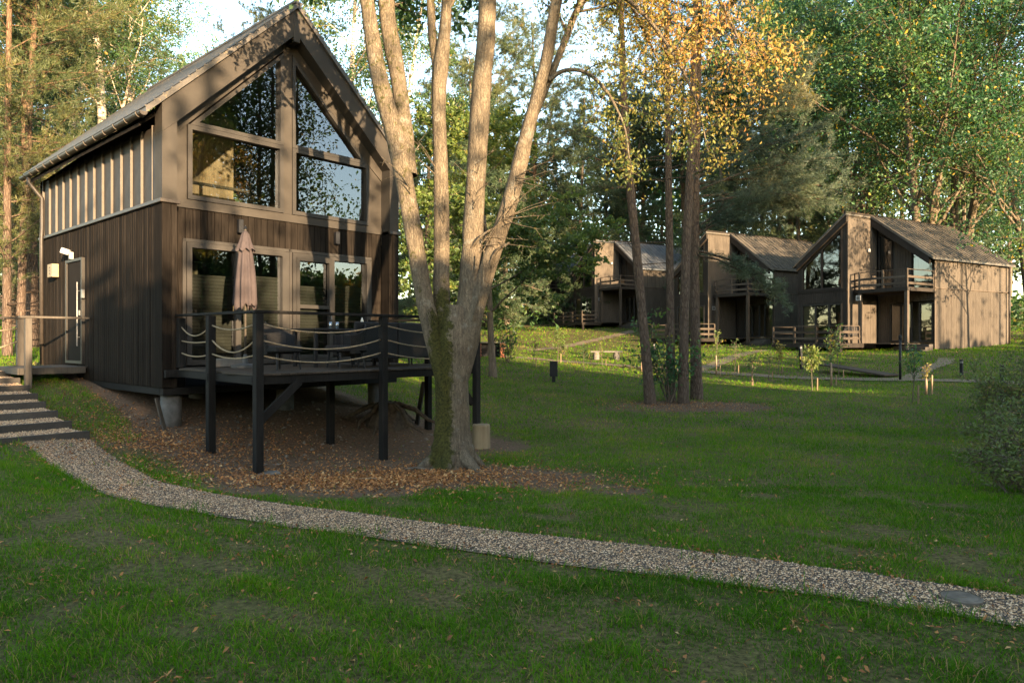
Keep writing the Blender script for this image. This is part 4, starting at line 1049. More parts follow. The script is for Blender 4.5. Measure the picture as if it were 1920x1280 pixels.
# ---------------------------------------------------------------- the many-stemmed tree by the deck
rg = np.random.default_rng(3)
mt = thing('maple_tree', 'thick mossy tree forking into four pale stems right beside the deck', 'tree', (-.98, 11.46, -.30))
MO = np.array([-.98, 11.46, -.30])
tr = G(); mtips = []
def stem(pts, Yoff, sides=14, mod=0.10, cap=False):
    """pts: (px, py, width_px, depth)"""
    P_ = np.array([at(a, b, d) for a, b, w, d in pts]) - MO; r_ = np.array([w * d / 1305 / 2 for a, b, w, d in pts])
    m = len(P_); tt = np.linspace(0, m - 1, (m - 1) * 4 + 1); i_ = np.minimum(tt.astype(int), m - 2); f_ = tt - i_
    def cr(A):
        A = np.asarray(A); B = np.concatenate([A[:1] * 2 - A[1:2], A, A[-1:] * 2 - A[-2:-1]]); f = f_ if A.ndim == 1 else f_[:, None]
        p0, p1, p2, p3 = B[i_], B[i_ + 1], B[i_ + 2], B[i_ + 3]
        return .5 * (2 * p1 + (p2 - p0) * f + (2 * p0 - 5 * p1 + 4 * p2 - p3) * f ** 2 + (3 * p1 - p0 - 3 * p2 + p3) * f ** 3)
    Q = cr(P_); rr = cr(r_) * (1 + rg.normal(0, .02, len(Q)))
    n0 = tr.nv; tr.tube(Q, rr, sides, False)
    v = tr.V[-1].reshape(len(Q), sides, 3); th = np.arange(sides) * 2 * np.pi / sides; z = np.arange(len(Q))[:, None]
    md = 1 + mod * (.5 * np.sin(3 * th + z * .11 + n0) + .35 * np.sin(5 * th - z * .23) + .3 * rg.normal(0, 1, (len(Q), sides)) * .6)
    tr.V[-1] = (Q[:, None] + (v - Q[:, None]) * md[..., None]).reshape(-1, 3)
    return Q, rr
D0 = 11.46
stem([(846, 892, 122, D0), (848, 874, 94, D0), (848, 845, 76, D0), (848, 810, 66, D0), (848, 760, 62, D0), (848, 710, 63, D0), (850, 665, 68, D0), (854, 620, 66, D0), (862, 575, 50, D0 + .02)], 0, 24, .13)
for a_, l_ in ((2.6, .62), (3.6, .7), (4.6, .62), (5.5, .75), (.3, .6)):
    dx_, dy_ = math.cos(a_), math.sin(a_); tr.tube([(dx_ * .2, dy_ * .2, .42), (dx_ * .30, dy_ * .30, .16), (dx_ * .45 * l_ / .6, dy_ * .45 * l_ / .6, .03), (dx_ * l_, dy_ * l_, -.10)], [.10, .12, .08, .03], 9, False)
A_, Ar = stem([(837, 760, 14, D0 - .2), (824, 690, 28, D0 - .16), (806, 610, 33, D0 - .1), (790, 530, 34, D0 - .12), (770, 410, 33, D0 - .1), (750, 300, 35, D0), (735, 235, 35, D0), (712, 150, 32, D0), (697, 60, 28, D0 + .1), (688, 0, 26, D0 + .1), (668, -110, 27, D0 + .2), (640, -260, 20, D0 + .3), (600, -420, 10, D0 + .4)], 0, 14, .07)
A2, A2r = stem([(766, 330, 34, D0 + .05), (757, 230, 29, D0 + .2), (746, 150, 28, D0 + .3), (735, 90, 31, D0 + .35), (726, 30, 30, D0 + .4), (722, -60, 27, D0 + .5), (735, -220, 20, D0 + .7), (760, -400, 10, D0 + .8)], 0, 12, .09)
B_, Br = stem([(834, 700, 40, D0 - .1), (830, 620, 34, D0 + .02), (828, 540, 31, D0 + .1), (828, 430, 29, D0 + .15), (826, 300, 27, D0 + .2), (823, 200, 26, D0 + .2), (826, 130, 30, D0 + .2), (834, 60, 22, D0 + .2), (838, 0, 19, D0 + .2), (850, -140, 15, D0 + .1), (870, -330, 8, D0)], 0, 12, .07)
B2, B2r = stem([(822, 150, 16, D0 + .2), (811, 70, 16, D0 + .3), (807, 0, 15, D0 + .3), (795, -150, 11, D0 + .4), (770, -300, 6, D0 + .5)], 0, 8, .06)
C_, Cr = stem([(858, 720, 36, D0 - .08), (872, 640, 54, D0 - .03), (882, 560, 46, D0), (885, 480, 40, D0), (890, 380, 38, D0), (898, 240, 37, D0), (904, 150, 36, D0), (911, 80, 35, D0), (914, 0, 33, D0), (918, -140, 28, D0), (905, -320, 18, D0 - .1), (890, -480, 8, D0 - .2)], 0, 14, .07)
D_, Dr = stem([(876, 665, 22, D0 - .14), (890, 590, 34, D0 - .12), (908, 525, 32, D0 - .12), (930, 455, 30, D0 - .15), (952, 390, 31, D0 - .2), (970, 325, 30, D0 - .2), (988, 250, 27, D0 - .2), (1007, 180, 23, D0 - .2), (1025, 110, 22, D0 - .25), (1044, 0, 21, D0 - .3), (1075, -90, 18, D0 - .3), (1120, -190, 14, D0 - .3), (1170, -300, 8, D0 - .3)], 0, 12, .06)
E3, E3r = stem([(1008, 205, 12, D0 - .1), (1040, 125, 13, D0 - .1), (1062, 70, 13, D0), (1085, 15, 12, D0), (1130, -25, 10, D0 - .1), (1195, 15, 8, D0 - .4), (1258, 95, 6, D0 - .6), (1305, 190, 4, D0 - .8), (1328, 285, 2, D0 - .9)], 0, 8, .05)
E4, E4r = stem([(1030, 150, 8, D0 - .2), (1060, 132, 8, D0 - .3), (1101, 137, 7, D0 - .5), (1135, 169, 6, D0 - .6), (1157, 206, 5, D0 - .7), (1172, 244, 4, D0 - .75), (1180, 300, 2, D0 - .8)], 0, 8, .05)
E2, E2r = stem([(1075, -90, 12, D0 - .3), (1150, -125, 11, D0 - .6), (1250, -110, 9, D0 - .9), (1330, -30, 7, D0 - 1.1), (1385, 75, 4, D0 - 1.2), (1415, 150, 2, D0 - 1.3)], 0, 8, .05)
E5, E5r = stem([(1060, -40, 9, D0 - .2), (1110, -60, 8, D0 + .2), (1170, -10, 6, D0 + .4), (1215, 75, 5, D0 + .5), (1250, 150, 3, D0 + .5), (1275, 230, 2, D0 + .5)], 0, 8, .05)
stem([(905, 560, 9, D0 - .1), (925, 480, 7, D0 - .3), (955, 455, 4, D0 - .5)], 0, 6, .05); stem([(880, 470, 8, D0 - .1), (903, 442, 5, D0 - .3), (930, 425, 2, D0 - .4)], 0, 6)
stem([(885, 600, 7, D0 - .3), (900, 545, 5, D0 - .4), (908, 470, 3, D0 - .45)], 0, 6)
for (sx_, sy_, sd_, dx_, dy_, k_) in ((905, 450, D0 - .2, 60, -70, 6), (884, 420, D0 - .1, 55, -55, 4), (945, 400, D0 - .35, 90, -60, 8), (968, 330, D0 - .35, 75, -25, 5), (800, 560, D0 - .2, 25, 60, 4), (770, 380, D0 - .2, -35, -45, 3), (832, 420, D0 + .1, 35, -60, 4), (815, 330, D0 + .1, -30, -50, 3), (893, 300, D0 - .1, 45, -30, 3)):
    for _ in range(k_):
        e_ = (dx_ * rg.uniform(.25, 1.1) + rg.normal(0, 26), dy_ * rg.uniform(.3, 1.2) + rg.normal(0, 26)); sy_ = sy_ + rg.normal(0, 14); b_ = at(sx_, sy_, sd_) - MO; m_ = at(sx_ + e_[0] * .5, sy_ + e_[1] * .6, sd_ - .15) - MO; f_ = at(sx_ + e_[0], sy_ + e_[1], sd_ - rg.uniform(.1, .4)) - MO
        tr.tube([b_, m_, f_], [.011, .006, .002], 4, False)
        for u_ in (.5, .75): q_ = m_ * (1 - u_) + f_ * u_; tr.tube([q_, q_ + rg.normal(0, .10, 3)], [.005, .002], 3, False)
nv_stems = tr.nv
q = P(seg=(8, 5, 4, 3), wob=(.05, .14, .2, .2), up=(.03, .02, -.03, -.05), tap=.2, nch=(8, 7, 5), t0=(.3, .2, .2), ang=(.9, .8, .8), lr=(.35, .5, .5), rr=(.4, .5, .5), leaf=2, shape=lambda u, l: 1.15 - .55 * u)
gold, canopy = [], []
for Q, r_, L_, n_ in ((E3, E3r, 2.6, 17), (E4, E4r, 1.7, 9), (E2, E2r, 2.6, 17), (E5, E5r, 2.2, 14)): sprout(tr, gold, Q, r_, L_, 1, q, rg, n_, .25)
for Q, r_, L_, n_ in ((A_[-16:], Ar[-16:], 5.0, 7), (A2[-14:], A2r[-14:], 5.0, 7), (B_[-12:], Br[-12:], 4.0, 5), (C_[-14:], Cr[-14:], 5.5, 8), (D_[-12:], Dr[-12:], 5.0, 7)): sprout(tr, canopy, Q, r_, L_, 0, q, rg, n_, .1)
V = np.concatenate(tr.V); moss = np.full(len(V), -.45)
low = V[:nv_stems]
fac = np.clip(.95 - np.abs(low[:, 0] + .17) * 3.2, -.4, .8); zf = np.clip(1.5 - np.abs(low[:, 2] - 1.2) / 1.7, 0, 1)
moss[:nv_stems] = np.where(low[:, 2] < 3.4, fac * zf + .05 * zf + .12, .08)
hi_ = (low[:, 2] > 2.8) & (low[:, 0] < -.3); moss[:nv_stems][hi_] = .40
tr.build('trunk', 'bark_grey', mt, True, {'moss': moss})
c, ax, k = tippts(gold, 10500, .12, rg); g = G(); v, f = leafq(c, .033, .5, .9, None, rg)
tn = np.clip(clump_tone(c, 1.1, rg, .1, .8, .2) + .10 * (c[:, 0] - 2.6), 0, 1); g.add(v, f, tn); g.build('autumn_crown', 'leaf_autumn', mt, False, None, True)
c, ax, k = tippts(canopy, 9000, .16, rg); c = c[c[:, 2] > 5.6]; g = G(); v, f = leafq(c, .075, .55, .5, None, rg); g.add(v, f, clump_tone(c, .8, rg, .1, .9)); g.build('crown', 'leaf_green', mt, False, None, True)

# ---------------------------------------------------------------- four pines on the lawn
def pathy(pts): 
    P_ = np.array([at(a, b, d) for a, b, d in pts]); return P_
def lawn_pine(label, pts, w, Htop, seed, limbs, blen=.2, nb=22, clear=.62, tuft=2600, mat='needle'):
    P_ = pathy(pts); o = P_[0].copy(); o[2] += .0; Q = P_ - o; Q[0, 2] -= .15
    top = Q[-1] + unit(Q[-1] - Q[-2]) * (Htop - Q[-1][2]) * .5; top2 = top + np.array([0, 0, (Htop - Q[-1][2]) * .5])
    path = np.vstack([Q, top, top2])
    rg = np.random.default_rng(seed); t = thing('pine_tree', label, 'pine tree', tuple(o), 0, 'pines in the bare patch of the lawn'); tr, tips = G(), []
    q = P(seg=(8, 5, 3), wob=(.03, .12, .16), up=(.02, .03, .05), tap=.25, nch=(nb, 9, 0), t0=(clear, .3), ang=(1.3, .8), lr=(blen, .40), rr=(.3, .5), leaf=1, shape=lambda u, l: (.6 + .7 * math.sin(math.pi * min(1, max(0, (u - clear) / (1 - clear))))) if l == 0 else 1.1 - .5 * u)
    u = np.r_[0, np.cumsum(np.linalg.norm(np.diff(path, axis=0), axis=1))]; u /= u[-1]
    rad = np.interp(u, [0, .05, .5, 1], [w * .62, w * .5, w * .40, w * .08])
    uu = np.linspace(0, 1, 40); PP = np.stack([np.interp(uu, u, path[:, i_]) for i_ in range(3)], 1)
    for _ in range(3): PP[1:-1] = (PP[:-2] + 2 * PP[1:-1] + PP[2:]) / 4
    RR = np.interp(uu, u, rad) * (1 + rg.normal(0, .03, 40)); tr.tube(PP, RR, 12, False)
    sprout(tr, tips, PP, RR, Htop, 0, q, rg, None, clear)
    for (y0, ex, ey, ed, sag, *tw) in limbs:
        e = at(ex, ey, ed) - o; zz = at(0, y0, pts[0][2])[2] - o[2]; b = np.array([np.interp(zz, PP[:, 2], PP[:, i_]) for i_ in range(3)])
        tt = np.linspace(0, 1, 9)[:, None]; L_ = b * (1 - tt) + e * tt + rg.normal(0, .05, (9, 3)) * tt; L_[:, 2] += (sag * 4 * tt * (1 - tt))[:, 0]
        ll = np.linalg.norm(e - b); tr.tube(L_, np.linspace(.05, .012, 9), 6, False); sprout(tr, tips, L_, np.linspace(.04, .012, 9), ll * (tw[0] if tw else 1), 1, q, rg, 13, .35)
    for _ in range(14):
        f_ = rg.uniform(.08, clear); b = np.array([np.interp(f_, uu, PP[:, i_]) for i_ in range(3)]); a = rg.uniform(0, 6.3); l_ = rg.choice([.12, .2, .5, 1.1])
        tr.tube([b, b + np.array([math.cos(a), math.sin(a), .1]) * l_, b + np.array([math.cos(a + .3), math.sin(a + .3), .0]) * l_ * 1.6], [.02, .013, .005], 4, False)
    tr.build('trunk', 'bark_pine', t, True)
    nt_ = tuft + (1150 if mat == 'needle_blue' else 620) * len(limbs); c, ax, kk = tippts(tips, nt_, .07, rg); g = G(); v, f, m = needles(c, unit_rows(ax + np.array([0, 0, .2])), .15, .014, 9, rg)
    g.add(v, f, np.repeat(clump_tone(c, .9, rg, .1, .85, .1), m)); g.build('crown', mat, t, False, None, True)
    return t
lawn_pine('leaning pine, leftmost trunk in the bare patch of lawn', [(1220, 757, 21.62), (1213, 680, 21.6), (1205, 600, 21.6), (1196, 500, 21.6), (1187, 400, 21.6), (1178, 330, 21.6), (1170, 200, 21.6), (1166, 60, 21.6)], .31, 17, 21, [(330, 1085, 300, 21, .2), (300, 1060, 240, 22.5, .2), (350, 1110, 345, 21.5, -.1)], .15, 14, .66, 1600)
lawn_pine('thin straight pine with leafy shoots at its foot, second of the lawn group', [(1258, 752, 22.42), (1257, 620, 22.4), (1256, 500, 22.4), (1254, 380, 22.4), (1252, 200, 22.4), (1250, 40, 22.4)], .27, 17.5, 22, [(260, 1330, 180, 22.8, .1)], .14, 14, .70, 1400)
lawn_pine('straight reddish pine close in front of the thickest lawn pine', [(1281, 756, 21.8), (1282, 650, 21.8), (1284, 550, 21.8), (1287, 450, 21.8), (1292, 370, 21.8), (1298, 230, 21.8), (1303, 60, 21.8)], .31, 18, 23, [(330, 1390, 300, 21.2, .1)], .14, 14, .70, 1400)
lawn_pine('thickest pine of the lawn group, with long low boughs reaching right', [(1307, 748, 23.0), (1304, 650, 23.0), (1302, 560, 23.0), (1302, 450, 23.0), (1303, 350, 23.0), (1307, 200, 23.0), (1310, 60, 23.0)], .36, 18, 24,
          [(440, 1440, 375, 22.6, .2), (430, 1500, 335, 23.5, .25), (390, 1545, 375, 23.2, .35), (360, 1565, 300, 24, .3), (335, 1530, 245, 23, .2), (310, 1490, 195, 24, .2), (478, 1482, 575, 21.4, .30, .34), (470, 1465, 545, 21.6, .25, .34), (445, 1400, 415, 22.5, .2), (260, 1510, 150, 23.5, .2), (210, 1470, 85, 23, .2), (400, 1465, 405, 24.2, .3), (370, 1505, 380, 25, .2), (290, 1400, 280, 25, .1), (345, 1570, 360, 25, .3)], .17, 18, .6, 2400, 'needle_blue')
# leafy shoots at the foot of the pines
def leafy(name, label, cat, loc, h, nst, nlf, ls, mat, seed, wid=.5, bark='bark_dark', group=None, asp=.55):
    rg = np.random.default_rng(seed); t = thing(name, label, cat, loc, 0, group); tr, tips = G(), []
    for k in range(nst):
        a = rg.uniform(0, 6.3); d = np.array([math.cos(a) * wid * rg.uniform(.2, 1), math.sin(a) * wid * rg.uniform(.2, 1), 1.0]); q = P(seg=(5, 3, 2), wob=(.12, .2, .2), up=(.05, .05, 0), tap=.25, nch=(7, 3), t0=(.2, .3), ang=(.9, .8), lr=(.38, .5), rr=(.6, .6), leaf=1, shape=lambda u, l: 1.15 - .5 * u)
        branch_out(tr, tips, (rg.normal(0, .04), rg.normal(0, .04), -.05), d, h * rg.uniform(.7, 1.1), .012 * h, 0, q, rg)
    tr.build('stem', bark, t, True); c, ax, k = tippts(tips, nlf, .05 * h, rg); g = G(); v, f = leafq(c, ls, asp, .3, None, rg); g.add(v, f, clump_tone(c, 1.5, rg, .1, .85)); g.build('foliage', mat, t, False, None, True)
    return t
leafy('shoot_cluster', 'leafy green shoots sprouting at the foot of the lawn pines', 'shrub', (5.0, 22.0, g1(5.0, 22.0)), 2.6, 6, 700, .075, 'leaf_broad', 61, .35)

# ---------------------------------------------------------------- trees of the wood
def T(px, Y): 
    x = (px - 960) / 1305 * Y; return (x, Y, g1(x, Y))
QB = P(seg=(12, 6, 4, 3), wob=(.04, .13, .2, .2), up=(.05, .05, .0, -.02), tap=.25, nch=(16, 8, 5), t0=(.25, .25, .2), ang=(.95, .8, .8), lr=(.36, .45, .5), rr=(.42, .5, .5), leaf=2, shape=lambda u, l: (.55 + 1.0 * math.sin(math.pi * min(1, .15 + .8 * u))) if l == 0 else 1.15 - .5 * u)
QBI = P(seg=(12, 6, 4, 3), wob=(.04, .10, .2, .2), up=(.05, .03, -.06, -.12), tap=.25, nch=(18, 7, 4), t0=(.3, .3, .2), ang=(.8, .8, .7), lr=(.24, .45, .6), rr=(.4, .5, .5), leaf=2, shape=lambda u, l: (1.25 - .8 * u) if l == 0 else 1.15 - .5 * u)
birch = broad_tree('birch_tree', 'tall pale barked birch rising behind the eaves of the big cabin', 'birch tree', T(186, 26), 21, .26, QBI, 24000, .055, 'leaf_green', 'bark_birch', 31, .30, (.02, 0), .20, .6, .6, None, .02)
pineA = pine_tree('pine_tree', 'golden lit pine with an orange trunk left of the cabin', 'pine tree', T(37, 22), 19, .13, 32, .13, .13, 60, 7000, .17, .017, 9, 'needle_gold', lo=.2, hi=1.0)
spruce = pine_tree('spruce_tree', 'dense dark spruce behind the mossy stems, left of the hornbeam', 'spruce tree', T(800, 46), 18, .2, 33, .10, .24, 70, 9000, .26, .034, 8, 'needle', 'bark_dark', True, .12)
oak = broad_tree('oak_tree', 'huge green oak with twin trunks behind the rightmost cabin roof', 'oak tree', T(1716, 49), 29, .55, QB, 54000, .115, 'leaf_broad', 'bark_grey', 34, .22, (-.03, 0), .42, .6, .2, None, .03, 2)
pineB = pine_tree('pine_tree', 'tall pine with a bare trunk behind the lawn pines', 'pine tree', T(1140, 80), 25, .24, 35, .40, .17, 46, 6000, .32, .036, 9, 'needle', lo=.05, hi=.8)
horn = broad_tree('hornbeam_tree', 'spreading hornbeam with layered yellow green boughs hanging before the middle cabin', 'hornbeam tree', T(925, 29), 11, .17,
                  P(seg=(10, 6, 4, 3), wob=(.04, .08, .12, .15), up=(.05, -.035, -.07, -.1), tap=.2, nch=(26, 9, 4), t0=(.2, .2, .2), ang=(1.25, .75, .7), lr=(.42, .42, .5), rr=(.35, .5, .5), leaf=2, shape=lambda u, l: 1.2 - .75 * u if l == 0 else 1.1 - .4 * u),
                  32000, .085, 'leaf_hornbeam', 'bark_dark', 36, .2, (0, 0), .10, .55, .3, zmin=1.7)
birch2 = broad_tree('birch_tree', 'loose leafed tree against the sky right of the cabin gable', 'tree', T(640, 33), 24, .22, QBI, 22000, .068, 'leaf_green', 'bark_birch', 37, .30, (.02, 0), .24, .6, .5, None, .02)
# copies, each with its own place
for pr, px, Y, rz, sc, lb, gp in (
    (oak, 150, 54, 1.3, .74, 'green broad crowned tree behind the pines at the left', None),
    (oak, 10, 50, 3.0, .85, 'green broad crowned tree at the far left edge behind the golden pines', None),
    (pineA, 14, 20.5, 2.0, .92, 'thin pale pine at the far left frame edge, left of the golden pine', None),
    (pineA, -70, 24, 4.0, 1.0, 'golden pine leaning in from beyond the far left edge', None),
    (pineB, 64, 24, 1.0, .85, 'dark trunked pine hard against the left wall of the big cabin', None),
    (spruce, 110, 36, 1.1, 1.05, 'dark spruce behind the birch on the left', None),
    (spruce, 20, 33, 2.1, 1.1, 'dark spruce behind the golden pines at the far left', None),
    (birch, 262, 33, 2.7, .92, 'birch behind the cabin roof, right of the tallest birch', None),
    (birch, 95, 31, 5.1, .95, 'slender birch between the golden pine and the tallest birch', None),
    (pineB, 545, 44, 2.4, .80, 'pine crown showing above the peak of the big cabin', None),
    (birch2, 735, 38, 1.9, 1.05, 'leafy tree behind the left mossy stem', None),
    (spruce, 885, 57, 2.9, 1.3, 'tall spruce behind the thickest mossy stem', None),
    (spruce, 950, 62, 4.4, 1.25, 'spruce showing between the two right hand mossy stems', None),
    (spruce, 1012, 88, .7, 1.6, 'spruce just right of the mossy tree, behind the hornbeam', None),
    (pineB, 1000, 72, 5.5, 1.25, 'tall thin pine against the sky right of the mossy tree', None),
    (pineB, 905, 66, 3.9, 1.2, 'pine crown high behind the thickest mossy stem', None),
    (pineB, 1212, 76, .4, 1.25, 'orange barked pine standing behind the leaning lawn pine', None),
    (pineB, 1285, 78, 1.7, 1.3, 'tall pine above the roof left of the lawn pines', None),
    (pineB, 1425, 72, 3.1, 1.25, 'tall pine behind the second cabin from the right', None),
    (pineB, 1478, 68, 4.6, 1.35, 'dark pine beside the gap of sky at the upper right', None),
    (oak, 1795, 50, 2.2, 1.0, 'huge oak with a forked trunk right of the twin trunked oak', None),
    (oak, 1640, 60, 4.0, .95, 'green oak behind the tall wall of the rightmost cabin', None),
    (oak, 1935, 46, 5.4, .85, 'green oak at the right edge beyond the rightmost cabin', None),
    (oak, 1560, 66, .9, .98, 'oak crown left of the twin trunked oak, in the back row', None),
    (spruce, 1360, 62, 5.0, 1.35, 'dark spruce behind the roof of the second cabin', None),
    (spruce, 1500, 66, 3.3, 1.3, 'dark spruce left of the rightmost cabin gable', None),
    (spruce, 1180, 74, 1.3, 1.35, 'dark spruce behind the blue roofed cabin', None),
    (spruce, 1085, 70, 2.2, 1.3, 'dark spruce beside the blue roofed cabin, on its left', None)):
    dup(pr, T(px, Y), rz, lb, gp, sc)
broad_tree('lime_tree', 'green tree at the right frame edge, its bough shading the rightmost cabin wall', 'tree', (30.3, 35.2, g1(30.3, 35.2)), 10.5, .16, QB, 7000, .09, 'leaf_broad', 'bark_dark', 39, .30, (-.12, .05), .25, .6, .4)
# ---------------------------------------------------------------- the far wood, one mass on the hill
rg = np.random.default_rng(77); bark_g, leaf_g, need_g = G(), G(), G()
for row, (Y0, n_) in enumerate(((72, 26), (84, 30), (98, 34), (116, 34))):
    for k in range(n_):
        x = -.95 * Y0 + 1.9 * Y0 * (k + rg.random()) / n_; y = Y0 + rg.uniform(-5, 5); z = g1(x, y); H = rg.uniform(15, 22) * (.80 if -.50 < x / y < -.32 else (1.3 if x / y > .08 else 1.05))
        if abs(x - 10) < 9 and y < 74: continue
        bark_g.tube([(x, y, z - .5), (x + rg.normal(0, .2), y, z + H * .5), (x + rg.normal(0, .3), y, z + H * .95)], [.24, .17, .04], 6, False)
        con = rg.random() < .55; m = 950
        h = rg.beta(1.6, 1.3, m); R_ = (H * .17 * (1.1 - h) + .4) if con else H * .21 * np.sin(np.pi * (.12 + .8 * h))
        a = rg.uniform(0, 6.3, m); rr = R_ * np.sqrt(rg.random(m)) * (1 + .25 * np.sin(a * 3 + h * 9)); c = np.stack([x + rr * np.cos(a), y + rr * np.sin(a), z + H * (.10 + .9 * h) + rg.normal(0, .3, m)], 1)
        v, f = leafq(c, .46, .5 if not con else .34, .1, None, rg); (need_g if con else leaf_g).add(v, f, np.clip(clump_tone(c, .5, rg, .05, .7, .12) + rg.uniform(-.1, .2), 0, .9))
fw = bark_g.build('far_wood_trunks', 'bark_dark', None, False, None, False, kind='stuff', label='trunks of the far wood on the hill')
leaf_g.build('far_wood_foliage', 'leaf_green', None, False, None, True, kind='stuff', label='leafy mass of the far wood on the hill')
need_g.build('far_wood_needles', 'needle', None, False, None, True, kind='stuff', label='conifer mass of the far wood on the hill')
# undergrowth along the foot of the wood
u_g = G(); m = 26000; y = rg.uniform(52, 74, m); x = rg.uniform(-.85, .85, m) * y
keep = patch(x, y, .5, 12) > -.1; x, y = x[keep], y[keep]
cab = (np.abs(x - 12) < 8) & (y < 70) | (np.abs(x - 19) < 8) & (y < 58) | (np.abs(x - 27) < 9) & (y < 53) | ((np.abs(x) < 9) & (y < 60)); x, y = x[~cab], y[~cab]
c = np.stack([x, y, gz(x, y) + rng.random(len(x)) ** 1.6 * 2.2], 1); v, f = leafq(c, .26, .55, .1, None, rg); u_g.add(v, f, clump_tone(c, .6, rg, .1, .8)); u_g.build('undergrowth', 'leaf_green', None, False, None, True, kind='stuff', label='leafy undergrowth along the foot of the wood')
# ---------------------------------------------------------------- wood around the viewer: unseen, density and gaps shaped to shade the lawn, shows in the glass
rg = np.random.default_rng(5)
def shaft(p, h): return ((np.abs(p - 22.5) < .95) & (h > 4.7) & (h < 11)) | ((np.abs(p - 25.2) < .9) & (h > 7.0) & (h < 13)) | ((np.abs(p - 3.4) < .3) & (h > 3.7) & (h < 4.2)) | ((np.abs(p + 1.7) < .6) & (h > 6.1) & (h < 7.6)) | ((np.abs(p - 28.0) < .6) & (h > 7.2) & (h < 12))
def wood_mass(n):
    p = rg.uniform(-26, 62, n); h = rg.uniform(0, 17, n); q = rg.uniform(13, 21, n)
    low = 7.1 + .35 * np.sin(p * 1.7) + .25 * np.sin(p * 4.1 + 1)
    low = low + 1.1 * np.exp(-((p - .3) / 1.0) ** 2)
    dens = np.where(h < low, 1.0, np.where(h < low + .8, .35, np.where((p > 1) & (p < 9.5), .27, .10)))
    mid = (p > 15) & (p < 36)
    slit = ((h > 7.0) & (h < 7.6)) | ((h > 8.6) & (h < 9.2))
    dens = np.where(mid & (h >= low - .3) & (h < 12), np.where(slit, .03, .55), dens)
    dens = np.where((p > 36), np.where(h < 7.0, 1.0, np.where(h < 12.5, .10, .34)), dens)
    dens = dens * np.where(h > 9, .5 + .5 * np.clip(np.sin(p * .55) + .4 * np.sin(p * 1.7 + h * .4), -.6, 1), 1)
    dens = np.where(shaft(p, h), 0, dens)
    k = rg.random(n) < dens; p, h, q = p[k], h[k], q[k]
    return np.stack([p * .855 + q * .52, p * .52 - q * .855, h], 1)
c = wood_mass(60000); p = rg.uniform(-26, 62, 70000); q = rg.uniform(13, 21, 70000); h = rg.random(70000) * (7.0 + .35 * np.sin(p * 1.7) + .25 * np.sin(p * 4.1 + 1))
h = h * (1 + .15 * np.exp(-((p - .3) / 1.0) ** 2)); ok = ~shaft(p, h); p, q, h = p[ok], q[ok], h[ok]; c2 = np.stack([p * .855 + q * .52, p * .52 - q * .855, h], 1); c = np.concatenate([c, c2]); sz = np.r_[np.full(len(c) - len(c2), .20), np.full(len(c2), .30)]
c[:, 2] += gz(c[:, 0], c[:, 1]); g = G(); v, f = leafq(c, sz, .6, .1, None, rg); g.add(v, f, clump_tone(c, .5, rg, .1, .85)); g.build('woodland', 'leaf_green', None, False, None, True, kind='stuff', label='wood edge behind the viewer')
c = []; szs = []; tk = G()
for k in range(40):
    if k < 14: H = rg.uniform(13, 22); y = rg.uniform(4, 12); x = rg.uniform(max(.735 * y + 3.2, (13.5 - .52 * y) / .855), (18.6 - .52 * y) / .855 + .6)
    else: y = rg.uniform(-8, 26); x = max(16, .80 * y + 5) + rg.uniform(0, 16); H = rg.uniform(10, 17)
    z = g1(x, y)
    p_ = x * .855 + y * .52
    if k >= 14 and (p_ > 19 or p_ < 13): H = 2.6
    if k >= 14 and 20 < p_ < 30: continue
    tk.tube([(x, y, z - .3), (x, y, z + H * .9)], [.16, .05], 6, False); m = int((2600 if k < 14 else 650) * H / 12); szs.append(np.full(m, .095 if k < 14 else .26))
    hh = rg.beta(2, 1.6, m); a = rg.uniform(0, 6.3, m); rr = min(2.1, H * .2) * np.sin(np.pi * (.1 + .85 * hh)) * np.sqrt(rg.random(m)); c.append(np.stack([x + rr * np.cos(a), y + rr * np.sin(a), z + H * (.15 + .85 * hh)], 1))
c = np.concatenate(c); g = G(); v, f = leafq(c, np.concatenate(szs), .55, .1, None, rg); g.add(v, f, clump_tone(c, .5, rg, .1, .9)); g.build('woodland_crowns', 'leaf_green', None, False, None, True, kind='stuff', label='trees beyond the right edge of the lawn')
for k in range(26):
    p_ = rg.uniform(-24, 60); q_ = rg.uniform(13, 21); x, y = p_ * .855 + q_ * .52, p_ * .52 - q_ * .855; tk.tube([(x, y, -.5), (x + rg.normal(0, .4), y, 15)], [.2, .08], 7, False)
tk.build('woodland_trunks', 'bark_pine', None, False, None, False, kind='stuff', label='trunks of the wood behind the viewer')

# ================================================================ the cabins across the lawn
CA = R(-60)                                   # local x runs from the tall wall to the long side wall, local y to the back
def planks(g, x0, x1, y, z0f, z1f, w, axis='x', t=.03, gap=.012):
    """vertical boards along x at y (axis 'x') or along y at x=y (axis 'y'), each a small box with uneven proud face"""
    n = max(1, round((x1 - x0) / w)); st = (x1 - x0) / n
    for k in range(n):
        a = x0 + k * st; b = a + st - gap; m = (a + b) / 2; z0 = z0f(m) if callable(z0f) else z0f
        za, zb = (z1f(a), z1f(b)) if callable(z1f) else (z1f, z1f)
        d = rng.uniform(0, .008)
        if axis == 'x': V = [(a, y - d, z0), (b, y - d, z0), (b, y + t, z0), (a, y + t, z0), (a, y - d, za), (b, y - d, zb), (b, y + t, zb), (a, y + t, za)]
        else: V = [(y + d, a, z0), (y + d, b, z0), (y - t, b, z0), (y - t, a, z0), (y + d, a, za), (y + d, b, zb), (y - t, b, zb), (y - t, a, za)]
        g.add(V, [(0, 1, 5, 4), (1, 2, 6, 5), (2, 3, 7, 6), (3, 0, 4, 7), (4, 5, 6, 7), (3, 2, 1, 0)])
    return g
def rail(g, p, q, n, h, w=.09, rails=(.35, .72), cap=True):
    p = np.array(p, float); q = np.array(q, float); up = np.array([0, 0, 1.0])
    return p, q
